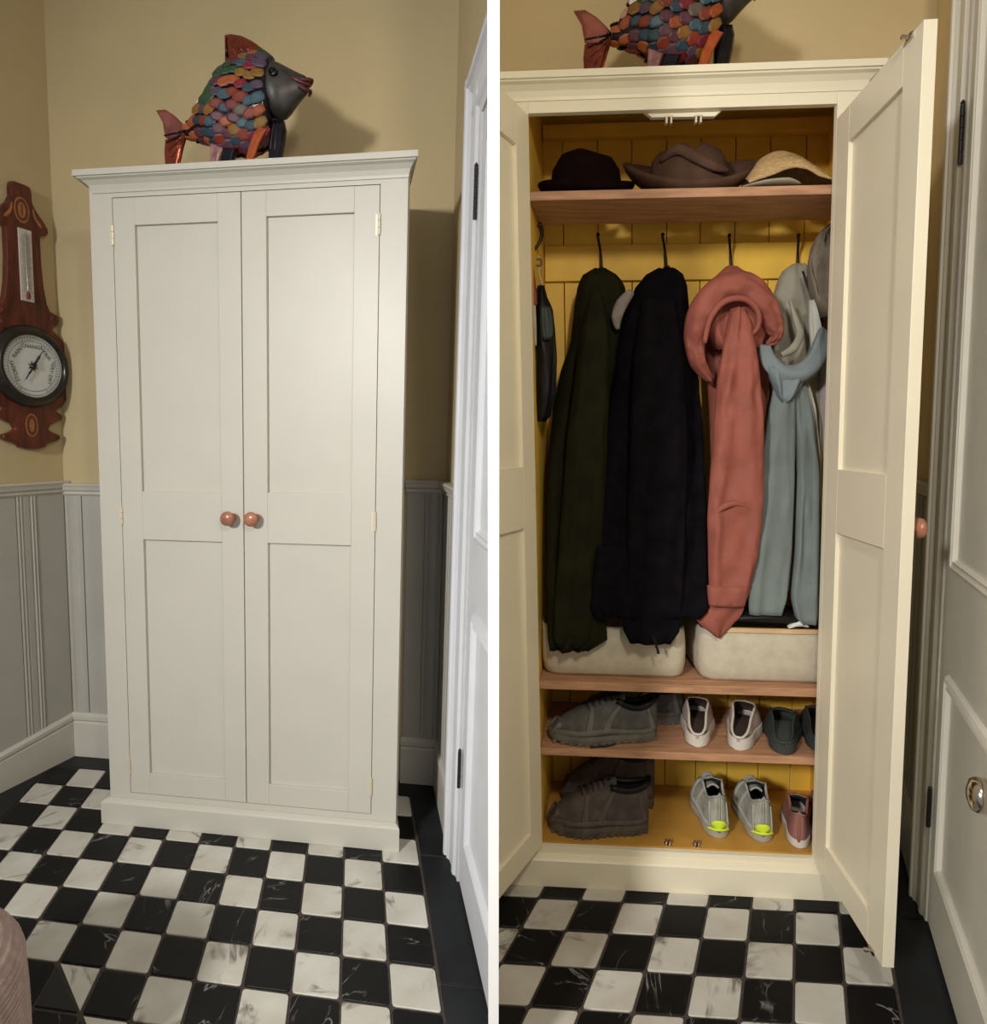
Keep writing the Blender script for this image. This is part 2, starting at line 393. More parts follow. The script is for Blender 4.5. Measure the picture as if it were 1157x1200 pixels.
# the left skirting falls towards the viewer, as in the photograph
struct('baseboard_left', wmould(LW, -0.004, 1.2, skirt_prof(0.196), 1.0, 0.22), TRIM, A)
bl = bpy.data.objects['baseboard_left']
struct('baseboard_back', wmould(back, -0.775, -0.17, skirt_prof(0.196)), TRIM, A)
struct('baseboard_back', wmould(back, 0.70, 0.86, skirt_prof(0.190)), TRIM, A)
struct('baseboard_right', wmould(RA, 0.495, 0.11, skirt_prof(0.190)), TRIM, A)
struct('baseboard_right', wmould(RB, 0.495, 0.10, skirt_prof(0.22)), TRIM, B)
struct('baseboard_back', wmould(back, 0.74, 1.225, skirt_prof(0.22)), TRIM, B)

# door casings and the house doors in the right walls
def cas_prof(fn, d0, d1, z0, z1, m, room, name):
    """vertical casing between d0 (outer edge) and d1 (door edge)"""
    w = d1 - d0
    pr = [(0, 0), (0, .030), (.08, .036), (.16, .034), (.20, .024), (.26, .028), (.34, .020), (.62, .016), (.68, .022), (.78, .020), (.84, .012), (1.0, .010), (1.0, 0)]
    R = [[fn(d0 + w*t, z, o) for t, o in pr] for z in (z0, z1)]
    return struct(name, MB().rings(R), m, room, clip=True)
def cas_head(fn, d0, dd, z0, z1, m, room, name):
    h = z1 - z0
    pr = [(1, 0), (1, .030), (.92, .036), (.84, .034), (.8, .024), (.74, .028), (.66, .020), (.38, .016), (.32, .022), (.22, .020), (.16, .012), (0, .010), (0, 0)]
    R = [[fn(d0, z0 + h*t, o) for t, o in pr], [fn(dd, z0 + h*t, o) for t, o in pr]]
    return struct(name, MB().rings(R), m, room, clip=True)
cas_prof(RA, 0.10, -0.055, 0.0, 2.42, CASING, A, 'trim_6')
cas_head(RA, 0.10, -0.50, 2.27, 2.42, CASING, A, 'trim_7')
cas_prof(RB, 0.10, -0.015, 0.0, 2.92, CASING_B, B, 'trim_8')

def panel_door(fn, d0, d1, z0, z1, m, room, name, panels, stile=0.11):
    """door leaf: body with applied bolection mouldings around sunken panels; the body is the root"""
    sg = -1
    root = build(name, wbox(fn, d0, d1, z0, z1, -0.03, 0.006), m, room, clip=True)
    root['kind'] = 'structure'
    for (pa, pb, pz0, pz1) in panels:
        pr = [(0.0, .006), (.006, .016), (.016, .020), (.024, .014), (.032, .018), (.040, .008), (.046, .0062)]
        pa2, pb2 = pa, pb
        R = []
        for t, o in pr:
            R.append([fn(pa2 - t, pz0 + t, o), fn(pb2 + t, pz0 + t, o), fn(pb2 + t, pz1 - t, o), fn(pa2 - t, pz1 - t, o)])
        build('panel_moulding', MB().rings(R, False, False), m, room, root, clip=True)
    return root
dA_ = panel_door(RA, -0.062, -0.80, 0.012, 2.262, CASING, A, 'door_1', [(-0.175, -0.69, 1.10, 2.15), (-0.175, -0.69, 0.20, 0.90)])
dB_ = panel_door(RB, -0.022, -0.80, 0.012, 2.90, CASING_B, B, 'door_2', [(-0.112, -0.68, 1.08, 2.70), (-0.118, -0.68, 0.22, 0.80)])
def dark_hinge(fn, d, z0, z1, room, par):
    mb = MB()
    for k in range(5):
        a, b = z0 + (z1-z0)*k/5 + .001, z0 + (z1-z0)*(k+1)/5 - .001
        mb.lathe([(.0055, a), (.0055, b)], fn(d, 0, 0.018), (0, 0, 1), 10)
    mb.lathe([(.003, z1), (.006, z1+.004), (.002, z1+.011)], fn(d, 0, 0.018), (0, 0, 1), 8)
    build('hinge', mb, HINGE_D, room, par, smooth=False)
dark_hinge(RA, -0.045, 1.99, 2.13, A, dA_); dark_hinge(RA, -0.075, 0.325, 0.44, A, dA_)
dark_hinge(RB, -0.006, 2.15, 2.30, B, dB_); dark_hinge(RB, -0.030, 0.305, 0.42, B, dB_)
kb = RB(-0.545, 0.690, -0.010)
kn = np.array(RB(0, 0, 1)) - np.array(RB(0, 0, 0))
build('knob', MB().lathe([(.028, .004), (.034, .008), (.030, .012), (.013, .016), (.013, .026), (.026, .032), (.036, .041), (.037, .050), (.031, .060), (.014, .066), (.002, .067)], kb, kn, 32), CHROME, B, dB_, smooth=True)

# ------------------------------------------------------------------ cupboards
def frame_front(x0, x1, z0, z1, px0, px1, panels, y0, y1, rec=0.011, inner=True):
    """a shaker leaf x0..x1, y0 (front) .. y1 (back), sunk panels on both faces; returns frame mesh and panel meshes"""
    mb = MB()
    zs = [z0] + [q for p in panels for q in p] + [z1]
    mb.box(x0, px0, y0, y1, z0, z1); mb.box(px1, x1, y0, y1, z0, z1)
    for i in range(0, len(zs), 2): mb.box(px0, px1, y0, y1, zs[i], zs[i+1])
    pans = []
    for a, b in panels:
        p = MB(); e = .006
        # chamfered quirk round the panel on both faces
        p.box(px0-.002, px1+.002, y0+rec, y1-min(rec, .006), a-.002, b+.002)
        pans.append(p)
    return mb, pans
def butt_hinge(room, par, x, z, d, h=0.062, T=None):
    mb = MB()
    for k in range(3):
        mb.lathe([(.0048, z-h/2+h*k/3+.0006), (.0048, z-h/2+h*(k+1)/3-.0006)], (x, d-.003, 0), (0, 0, 1), 10)
    mb.box(x-.012, x-.001, d-.0012, d+.001, z-h/2, z+h/2)
    if T: tmap(mb, T)
    build('hinge', mb, PBRASS, room, par)
def knob(room, par, fn, name='knob'):
    mb = MB().lathe([(.014, 0), (.015, .003), (.010, .006), (.0085, .014), (.013, .018), (.021, .022), (.0245, .029), (.023, .036), (.016, .041), (.006, .0435), (.001, .044)], (0, 0, 0), (0, -1, 0), 28)
    tmap(mb, fn); build(name, mb, COPPERWOOD, room, par, smooth=True)

def skew(mb, kl, kr, x0, x1, yf):
    """the cupboards are built out of square, like the rooms: sides lean with the side walls in plan"""
    def f(x, y, z):
        if y <= yf + 1e-6: return (x, y, z)
        t = (x-x0)/(x1-x0); return (x + (kl*(1-t) + kr*t)*(y-yf), y, z)
    return tmap(mb, f)
def cornice_mb(x0, x1, yf, yb, zlow, ztop, proj=.042, box=True):
    """cornice with returns on both sides: cove under a square fillet"""
    pr = [(0, zlow), (.004, zlow), (.006, zlow+.008), (.012, zlow+.022), (.024, zlow+.034), (.034, zlow+.038), (.036, zlow+.042), (proj, zlow+.042), (proj, ztop), (0, ztop)]
    R = []
    for px, py, sx, sy in ((x0, yb, -1, 0), (x0, yf, -1, -1), (x1, yf, 1, -1), (x1, yb, 1, 0)):
        R.append([(px + sx*o, py + sy*o, z) for o, z in pr])
    mb = MB().rings(R)
    if box: mb.box(x0, x1, yf, yb, zlow+.03, ztop)
    return mb
def plinth_mb(x0, x1, yf, yb, h, proj=.024):
    pr = [(0, .001), (proj, .001), (proj, h-.012), (proj-.004, h-.008), (proj-.010, h-.004), (.006, h), (0, h)]
    R = []
    for px, py, sx, sy in ((x0, yb, -1, 0), (x0, yf, -1, -1), (x1, yf, 1, -1), (x1, yb, 1, 0)):
        R.append([(px + sx*o, py + sy*o, z) for o, z in pr])
    return MB().rings(R)

FY = 0.077
# --- room A: closed
cupA = thing('cupboard', 'cream painted double-door cupboard standing closed on the black and white tiles', 'cupboard', A, (0.27, 0.27, 0))
OX0, OX1, OZ0, OZ1, MX = -0.182, 0.716, 0.112, 2.148, 0.263
BX0, BX1, ZT = -0.262, 0.802, 2.196
mb = MB().box(BX0, BX0+.018, FY+.02, 0.486, 0, ZT).box(BX1-.018, BX1, FY+.02, 0.486, 0, ZT).box(BX0, BX1, 0.474, 0.486, 0, ZT).box(BX0+.018, BX1-.018, FY+.02, .474, 0.09, 0.108).box(BX0+.018, BX1-.018, FY+.02, .474, ZT-.02, ZT)
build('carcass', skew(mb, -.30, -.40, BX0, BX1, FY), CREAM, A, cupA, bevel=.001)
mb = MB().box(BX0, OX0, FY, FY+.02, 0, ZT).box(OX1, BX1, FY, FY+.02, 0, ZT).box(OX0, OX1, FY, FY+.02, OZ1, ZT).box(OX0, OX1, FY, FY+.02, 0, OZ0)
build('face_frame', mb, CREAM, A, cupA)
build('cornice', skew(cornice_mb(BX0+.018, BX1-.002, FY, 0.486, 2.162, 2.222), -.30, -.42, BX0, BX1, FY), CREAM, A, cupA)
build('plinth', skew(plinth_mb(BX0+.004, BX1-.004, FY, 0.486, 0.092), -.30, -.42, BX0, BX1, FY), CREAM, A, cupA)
gp_ = 0.0022
for (x0, x1, px0, px1, pans, hx) in ((OX0+gp_, MX-gp_*.7, -0.104, 0.184, ((0.191, 1.034), (1.199, 2.060)), OX0), (MX+gp_*.7, OX1-gp_, 0.347, 0.634, ((0.188, 1.035), (1.203, 2.069)), OX1)):
    mb, pp = frame_front(x0, x1, OZ0+gp_, OZ1-gp_, px0, px1, pans, FY-.001, FY+.021)
    dr = build('door', mb, CREAM, A, cupA, bevel=.0012)
    for p in pp: build('door_panel', p, CREAM, A, dr)
    kx = 0.222 if hx == OX0 else 0.304
    knob(A, dr, lambda x, y, z, kx=kx: (kx+x, FY+y, 1.117+z))
    for hz in (2.030, 1.116, 0.213):
        butt_hinge(A, dr, hx + (0.0015 if hx == OX0 else -0.0015), hz, FY)

# --- room B: open
cupB = thing('cupboard', 'cream painted cupboard standing wide open full of coats, hats and shoes', 'cupboard', B, (0.31, 0.27, 0))
FB = 0.075
OX0, OX1, OZ0, OZ1 = -0.115, 0.735, 0.122, 2.347
BX0, BX1, ZT = -0.196, 0.812, 2.40
mb = MB().box(BX0+.01, BX0+.028, FB+.02, 0.486, 0, ZT).box(BX1-.028, BX1-.01, FB+.02, 0.486, 0, ZT)
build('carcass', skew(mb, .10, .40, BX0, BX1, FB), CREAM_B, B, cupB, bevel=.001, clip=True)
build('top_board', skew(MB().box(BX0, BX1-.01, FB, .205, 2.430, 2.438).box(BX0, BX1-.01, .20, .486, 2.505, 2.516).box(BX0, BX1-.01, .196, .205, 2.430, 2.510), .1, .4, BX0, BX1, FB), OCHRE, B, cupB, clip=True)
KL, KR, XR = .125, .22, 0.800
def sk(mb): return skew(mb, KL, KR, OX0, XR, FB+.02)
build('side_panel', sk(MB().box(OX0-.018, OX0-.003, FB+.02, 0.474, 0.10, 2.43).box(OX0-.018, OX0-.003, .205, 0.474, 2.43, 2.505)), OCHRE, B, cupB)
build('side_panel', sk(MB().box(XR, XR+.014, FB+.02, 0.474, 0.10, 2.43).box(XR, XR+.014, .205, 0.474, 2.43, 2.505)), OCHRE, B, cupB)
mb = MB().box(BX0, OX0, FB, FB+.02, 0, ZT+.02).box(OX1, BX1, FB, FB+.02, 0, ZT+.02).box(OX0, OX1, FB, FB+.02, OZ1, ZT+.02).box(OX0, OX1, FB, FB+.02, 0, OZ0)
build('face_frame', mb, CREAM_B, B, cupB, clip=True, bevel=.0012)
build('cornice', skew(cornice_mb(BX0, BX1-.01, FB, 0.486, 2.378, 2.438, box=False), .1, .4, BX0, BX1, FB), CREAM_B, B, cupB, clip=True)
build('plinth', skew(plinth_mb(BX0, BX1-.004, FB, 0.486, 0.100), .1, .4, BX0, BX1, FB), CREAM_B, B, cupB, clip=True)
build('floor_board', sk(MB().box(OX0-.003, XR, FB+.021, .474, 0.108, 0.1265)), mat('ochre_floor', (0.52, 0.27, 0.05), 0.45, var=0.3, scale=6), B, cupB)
# back planks
x = -0.118
edges = [-0.072, -0.003, 0.116, 0.233, 0.351, 0.465, 0.581, 0.695, 0.812, 0.888]
for a, b in zip(edges, edges[1:]):
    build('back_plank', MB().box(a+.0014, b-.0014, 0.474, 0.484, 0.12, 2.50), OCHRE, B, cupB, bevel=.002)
build('hook_rail', MB().box(-.070, 0.884, 0.458, 0.473, 1.975, 2.094), OCHRE, B, cupB, bevel=.002)
build('back_rail', MB().box(-.070, 0.884, 0.440, 0.473, 2.440, 2.482), OCHRE, B, cupB, bevel=.002)
build('back_rail', MB().box(-.070, 0.884, 0.456, 0.473, 0.76, 0.82), OCHRE, B, cupB, bevel=.002)
def shelf(z0, z1, d0, d1, label=None):
    o = build('shelf', sk(MB().box(OX0-.002, XR-.001, d0, d1, z0, z1)), PINE, B, cupB, bevel=.002)
shelf(2.120, 2.146, 0.104, 0.325); shelf(0.638, 0.665, 0.100, 0.473); shelf(0.418, 0.443, 0.100, 0.473)
# block for the ball catches below the head rail, and the catches
pts = [(0.19, 2.40), (0.215, 2.352), (0.235, 2.336), (0.41, 2.334), (0.43, 2.350), (0.455, 2.40)]
build('catch_block', MB().prism(pts, lambda x, z: (x, FB+.021, z), lambda x, z: (x, FB+.036, z)), CREAM_B, B, cupB)
for cx_ in (0.281, 0.363):
    mb = MB().box(cx_-.011, cx_+.011, FB+.010, FB+.030, 2.331, 2.335).box(cx_-.009, cx_-.004, FB+.010, FB+.024, 2.314, 2.331).box(cx_+.004, cx_+.009, FB+.010, FB+.024, 2.314, 2.331)
    build('door_catch', mb, PBRASS, B, cupB, bevel=.001)
for cx_ in (0.290, 0.381):
    mb = MB().box(cx_-.010, cx_+.010, FB+.022, FB+.046, .1265, .1295).box(cx_-.008, cx_-.003, FB+.026, FB+.040, .1295, .142).box(cx_+.003, cx_+.008, FB+.026, FB+.040, .1295, .142)
    build('door_catch', mb, CHROME, B, cupB, bevel=.001)

def open_door(hx, th, w, z0, z1, mirror, px, pans, knob_z, knob_in=True):
    """leaf hinged at (hx, FB); local x runs from the hinge to the free edge, local y from the inner face outwards"""
    a = rad(th); s = -1 if not mirror else 1
    dx = np.array([(-cos(a) if not mirror else cos(a)), -sin(a), 0]); nrm = np.array([dx[1]*-1, dx[0], 0])*(1 if not mirror else -1)
    # normal pointing to the outer face (away from the opening)
    fn = frame((hx, FB, 0), dx, nrm)
    mb, pp = frame_front(0, w, z0, z1, px[0], px[1], pans, 0.0, 0.028)
    tmap(mb, fn)
    dr = build('door', mb, CREAM_B, B, cupB, bevel=.0012, clip=mirror)
    for p in pp: tmap(p, fn); build('door_panel', p, CREAM_B, B, dr, clip=mirror)
    if dr is None: return None, fn
    for hz in (z1-.11, (z0+z1)/2, z0+.10):
        butt_hinge(B, dr, 0.004, hz, 0.0, .06, lambda x, y, z: fn(x-.004, .014+y, z))
    return dr, fn
drR, fnR = open_door(0.735, 88.5, 0.422, 0.127, 2.308, False, (0.078, 0.344), ((0.215, 1.165), (1.345, 2.215)), 1.2)
knob(B, drR, lambda x, y, z: fnR(0.385 + x, 0.028 - y, 1.222 + z))
for zc in (2.310, 0.116):
    mb = MB().lathe([(.004, 0), (.004, .010), (.0055, .012), (.005, .019), (.001, .021)], (0, 0, 0), (0, -1, 0), 12).box(-.012, .012, -.004, .001, -.006, .006)
    zz = zc + (.006 if zc > 1 else .010)
    tmap(mb, lambda x, y, z: fnR(0.372 + x, y - 0.001, zz + z - (.014 if zc > 1 else -.004)))
    build('ball_catch', mb, CHROME, B, drR)
drL, fnL = open_door(-0.115, 116, 0.30, 0.126, 2.343, True, (0.078, 0.29), ((0.205, 1.165), (1.345, 2.235)), 1.2)

# ------------------------------------------------------------------ hooks
def coat_hook(u0, v0, u1, v1, d0=0.455, tip=0.052, lab=''):
    p1 = B.at(u1, v1, d0-.008); p0 = B.at(u0, v0, d0 - tip)
    mb = MB()
    mb.lathe([(.002, -.012), (.011, -.010), (.012, 0.0)], (p1[0], d0+.001, p1[2]-.01), (0, 1, 0), 14)
    m = (np.array(p0)+np.array(p1))/2 + np.array([0.004, .012, 0])
    mb.sweep([(p1[0], d0, p1[2]-.012), p1, m, p0 + np.array([0, 0, -.01]), p0], [.006, .006, .0042, .0045, .006], n=8, side=(1, 0, 0))
    mb.lathe([(.001, -.006), (.006, -.003), (.007, 0.001), (.004, .006), (.001, .007)], p0, (0, 0, 1), 10)
    mb.sweep([(p1[0], d0-.004, p1[2]-.012), (p1[0], d0-.022, p1[2]-.034), (p1[0], d0-.042, p1[2]-.028), (p1[0], d0-.046, p1[2]-.008)], .0042, n=8, side=(1, 0, 0))
    return tag(build('coat_hook', mb, IRON, B, None, smooth=True), lab, 'hook', 'black iron hooks along the hook rail')
coat_hook(701, 275, 705, 314, lab='black iron coat hook holding the olive green coat')
coat_hook(777, 275, 781, 312, lab='black iron coat hook holding the black fleece coat')
coat_hook(855, 276, 857, 314, lab='black iron coat hook holding the salmon pink raincoat')
coat_hook(936, 276, 935, 312, lab='black iron coat hook holding the grey beige jacket')
q = [B.at(633, 264, 0.23), B.at(635, 276, 0.22), B.at(630, 288, 0.215), B.at(622, 296, 0.21), B.at(617, 298, 0.20)]
mb = MB().sweep(q, [.0065, .006, .005, .005, .005], n=8, side=(0, 1, 0))
mb.lathe([(.002, -.01), (.009, -.004), (.008, .004), (.002, .01)], q[0], (0, 0, 1), 10)
tag(build('coat_hook', mb, IRON, B, None, smooth=True), 'curved black iron hook on the left side inside the open cupboard', 'hook')

# ------------------------------------------------------------------ garments
def lerp_rows(rows, n):
    vs_ = [r[0] for r in rows]; out = []
    for k in range(n+1):
        v = vs_[0] + (vs_[-1]-vs_[0])*(k/n)
        i = max(j for j in range(len(vs_)) if vs_[j] <= v + 1e-6); i = min(i, len(vs_)-2)
        t = (v - vs_[i])/(vs_[i+1]-vs_[i]); t = t*t*(3-2*t)*0.35 + t*0.65
        out.append((v, rows[i][1]*(1-t)+rows[i+1][1]*t, rows[i][2]*(1-t)+rows[i+1][2]*t))
    return out
def hang(d0, d1, t0=.35):
    return lambda t: (d1-d0)*max(0, min(1, (t-t0)/(1-t0)))**.8
def cloth(rows, d, thick, folds=3, amp=0.010, seed=0, n=None, seg=44, hem=0.0, crease=0.005, drift=1.0, depthf=None, taper=0.0):
    """a hanging bundle of cloth: outline rows (v, left, right) on the plane at depth d, with soft vertical folds on its front"""
    n = n or max(10, int((rows[-1][0]-rows[0][0])/7))
    R = []
    for i, (v, uL, uR) in enumerate(lerp_rows(rows, n)):
        t = i/n; dd = d + (depthf(t) if depthf else 0)
        pL, pR = B.at(uL, v, dd), B.at(uR, v, dd)
        cx_ = (pL[0]+pR[0])/2; rx = (pR[0]-pL[0])/2; z = (pL[2]+pR[2])/2
        th = min(thick, rx*1.0+.004)*(0.75+0.25*min(1, t*5))*(1 - taper*t)
        ring = []
        for k in range(seg):
            a = 2*pi*k/seg; ca, sa = cos(a), sin(a)
            ca2 = math.copysign(abs(ca)**.8, ca); sa2 = math.copysign(abs(sa)**.75, sa)
            f = 0
            env = min(1, .25+t*1.3)
            ph = seed*1.7 + drift*t*2.0
            if sa > 0:
                w = sa**0.6
                f = -amp*env*w*(sin(folds*pi*ca + ph) + .5*sin((folds*1.9)*pi*ca + 2.1*ph))
                f += -crease*w*noise.noise(Vector((cx_*8+ca*2.2, seed*3.1, z*9)))*2
                f += -crease*.6*w*noise.noise(Vector((ca*5+z*6, seed*1.3, z*22)))
            hz = hem*sin(3*pi*ca+seed) if i == n else 0
            ring.append((cx_ + rx*ca2, dd - th*sa2 + f if sa > 0 else dd - th*.6*sa2, z + hz))
        R.append(ring)
    return MB().rings(R)
def P(u, v, d): return B.at(u, v, d)
OLIVE = mat('olive_wax_cotton', (0.011, 0.011, 0.0025), 0.8, spec=.12, var=0.4, scale=12, bump=0.1)
BLACKF = mat('black_fleece', (0.0055, 0.0045, 0.0065), 0.85, var=0.4, scale=20, bump=0.3, bscale=220, spec=0.04)
BLACKN = mat('black_nylon', (0.005, 0.005, 0.006), 0.5, spec=.25, var=0.3, scale=14)
SALMON = mat('salmon_cotton', (0.27, 0.072, 0.048), 0.75, var=0.16, scale=18, bump=0.15, bscale=150)
GREYC = mat('grey_beige_cotton', (0.30, 0.275, 0.215), 0.8, var=0.25, scale=10, bump=0.15)
LINING = mat('pale_lining', (0.42, 0.41, 0.37), 0.8, var=0.15, scale=10)
BLUEG = mat('blue_grey_wool', (0.150, 0.178, 0.172), 0.85, var=0.12, scale=14, bump=0.2, bscale=200)
BLUES = mat('blue_grey_collar', (0.165, 0.20, 0.215), 0.7, var=0.1, scale=14)
GREYL = mat('grey_hood_lining', (0.24, 0.21, 0.19), 0.85, var=0.2, scale=30)
TAUPE = mat('taupe_cap_cloth', (0.19, 0.155, 0.115), 0.8, var=0.3, scale=18, bump=0.2)
MAUVE = mat('mauve_cloth', (0.34, 0.29, 0.30), 0.8, var=0.2, scale=12)
REDST = mat('red_strap', (0.16, 0.012, 0.014), 0.6)
GREENB = mat('dark_green_cloth', (0.018, 0.03, 0.022), 0.6, var=0.3)

# olive coat
co = thing('coat', 'long dark olive green coat hanging from the second hook from the left', 'coat', B, B.at(680, 755, .34), 'coats on the hooks')
build('body', cloth([(316, 694, 712), (322, 683, 722), (335, 677, 732), (360, 673, 736), (400, 669, 732), (440, 656, 727), (480, 648, 722), (560, 640, 714), (650, 639, 706), (715, 640, 710), (748, 642, 712), (762, 644, 690)], .355, .075, 3.2, .010, 1, crease=.009, depthf=hang(.355, .115), taper=.72), OLIVE, B, co, smooth=True)
build('sleeve', cloth([(340, 692, 704), (372, 684, 712), (420, 676, 716), (520, 664, 712), (640, 655, 706), (700, 650, 700), (748, 648, 692), (758, 654, 682)], .275, .042, 1.6, .005, 2, depthf=hang(.275, .095, .1), taper=.72), OLIVE, B, co, smooth=True)
# black coat
co = thing('coat', 'long black fleece coat hanging between the olive coat and the salmon raincoat', 'coat', B, B.at(765, 750, .3), 'coats on the hooks')
build('body', cloth([(316, 768, 792), (323, 756, 800), (338, 744, 805), (365, 732, 807), (400, 724, 812), (450, 716, 818), (500, 708, 823), (600, 696, 828), (680, 686, 830), (708, 680, 831), (716, 682, 829), (722, 690, 822)], .315, .085, 3.3, .012, 5, crease=.010, depthf=hang(.315, .115), taper=.70), BLACKF, B, co, smooth=True)
build('sleeve', cloth([(350, 752, 790), (420, 742, 800), (520, 738, 806), (620, 735, 803), (700, 732, 800), (738, 730, 797), (754, 738, 786)], .235, .045, 1.8, .005, 7, depthf=hang(.235, .085, .05), taper=.72), BLACKF, B, co, smooth=True)
build('hem_panel', cloth([(640, 700, 735), (690, 694, 738), (716, 696, 732), (722, 702, 728)], .10, .015, 1.2, .003, 3), BLACKF, B, co, smooth=True)
o = build('hood_lining', MB().sweep([P(740, 342, .27), P(729, 356, .265), P(723, 372, .265), P(724, 386, .27)], [.012, .020, .018, .006], [.01, .014, .014, .008], n=12, side=(0, 1, 0)), GREYL, B, co, smooth=True)
o['label'] = 'pale grey hood lining showing at the left edge'
build('cord_end', MB().sweep([P(764, 742, .075), P(768, 752, .073), P(772, 766, .073)], [.003, .0035, .004], [.002]*3, n=8), BLACKN, B, co)
# salmon raincoat
co = thing('raincoat', 'salmon pink hooded raincoat hanging between the black coat and the blue grey scarf', 'coat', B, B.at(850, 740, .3), 'coats on the hooks')
build('body', cloth([(330, 838, 880), (360, 828, 898), (420, 828, 903), (500, 832, 896), (560, 834, 890), (640, 836, 882), (700, 834, 874)], .35, .05, 2.6, .007, 11, depthf=hang(.35, .15), taper=.6), SALMON, B, co, smooth=True)
build('hem_panel', cloth([(690, 831, 872), (714, 830, 872), (722, 812, 868), (732, 820, 858), (746, 838, 845)], .126, .012, 1.4, .002, 12), SALMON, B, co, smooth=True)
def hb(t, a): return 0.012*noise.noise(Vector((t*13, cos(a)*2.2, sin(a)*2))) + .006*noise.noise(Vector((t*34, cos(a)*3, 7)))
hood = MB().sweep([P(833, 446, .262), P(818, 425, .25), P(814, 398, .238), P(822, 366, .228), P(845, 341, .222), P(872, 337, .222), P(894, 357, .228), P(906, 380, .235), P(909, 395, .24), P(899, 404, .25)],
    [.010, .026, .034, .040, .046, .046, .040, .030, .018, .008], [.018, .03, .038, .044, .046, .046, .042, .032, .022, .014], n=26, side=(0, 1, 0), sub=8, bumpf=hb)
build('hood', hood, SALMON, B, co, smooth=True)
build('hood_top', cloth([(313, 850, 864), (319, 843, 872), (330, 832, 884), (345, 824, 896), (365, 820, 900), (390, 824, 896), (410, 836, 890)], .29, .07, 2, .006, 14), SALMON, B, co, smooth=True)
build('hood_edge', MB().sweep([P(826, 402, .195), P(832, 375, .188), P(848, 354, .180), P(872, 350, .180), P(888, 364, .186), P(888, 384, .196), P(876, 396, .21)], [.007, .009, .010, .010, .009, .008, .005], n=10, side=(0, 1, 0)), SALMON, B, co, smooth=True)
build('sleeve', cloth([(362, 856, 872), (380, 852, 880), (410, 847, 886), (450, 840, 891), (510, 836, 895), (560, 832, 895), (610, 829, 893), (650, 830, 888), (690, 831, 880), (708, 830, 873)], .215, .036, 1.3, .004, 17, crease=.013, depthf=hang(.215, .115, .1), taper=.45), SALMON, B, co, smooth=True)
build('cuff', cloth([(686, 829, 876), (696, 829, 876), (709, 830, 873)], .115, .024, 1.0, .001, 3), SALMON, B, co, smooth=True)
for k, (v0, du) in enumerate(((592, 0), (660, -2))):
    build('sleeve_fold', MB().sweep([P(836, v0+14, .132), P(848+du, v0+2, .124), P(866+du, v0-2, .123), P(884, v0+8, .132)], [.003, .010, .010, .003], [.003, .008, .008, .003], n=10), SALMON, B, co, smooth=True)
# grey beige jacket
co = thing('jacket', 'grey beige jacket with a pale lining hanging behind the blue grey scarf', 'jacket', B, B.at(935, 700, .36), 'coats on the hooks')
build('body', cloth([(310, 928, 942), (316, 918, 948), (330, 911, 955), (360, 903, 962), (400, 899, 966), (440, 906, 968), (520, 912, 968), (620, 912, 966), (690, 908, 964)], .385, .055, 2.4, .009, 21, crease=.009, depthf=hang(.385, .24), taper=.5), GREYC, B, co, smooth=True)
build('lining', cloth([(352, 948, 954), (380, 948, 962), (405, 950, 968), (425, 952, 968)], .262, .014, 1, .003, 22), LINING, B, co, smooth=True)
build('front_edge', MB().sweep([P(926, 352, .278), P(933, 375, .262), P(938, 392, .255), P(930, 408, .25), P(916, 416, .25)], [.004, .009, .012, .013, .008], [.006]*5, n=10), GREYC, B, co, smooth=True)
build('lining', cloth([(446, 934, 948), (480, 940, 956), (540, 946, 962), (600, 952, 963)], .27, .012, 1, .003, 23), LINING, B, co, smooth=True)
# blue grey scarf coat: a collar loop with two long panels
co = thing('scarf', 'blue grey wool scarf looped round the grey beige jacket with two long ends', 'scarf', B, B.at(920, 720, .25))
build('loop', MB().sweep([P(896, 405, .25), P(902, 424, .225), P(920, 438, .21), P(940, 437, .205), P(956, 422, .21), P(962, 402, .225), P(964, 386, .24)], [.016, .026, .030, .030, .028, .022, .010], [.010, .016, .020, .020, .018, .014, .010], n=18, sub=5, bumpf=lambda t, a: .004*sin(8*t+3*a)), BLUES, B, co, smooth=True)
build('knot', cloth([(430, 898, 950), (444, 902, 944), (454, 906, 938), (464, 909, 932), (472, 914, 924)], .220, .028, 2, .006, 25), BLUES, B, co, smooth=True)
build('scarf_end', cloth([(455, 906, 932), (500, 898, 932), (560, 890, 931), (640, 880, 928), (700, 877, 922), (720, 878, 916)], .225, .022, 1.3, .004, 27, crease=.003, depthf=hang(.225, .125), taper=.3), BLUEG, B, co, smooth=True)
build('scarf_end', cloth([(452, 926, 944), (500, 931, 954), (560, 934, 960), (640, 932, 961), (700, 927, 960), (726, 932, 959), (731, 938, 957)], .245, .022, 1.6, .005, 28, crease=.004, depthf=hang(.245, .135), taper=.3), BLUEG, B, co, smooth=True)
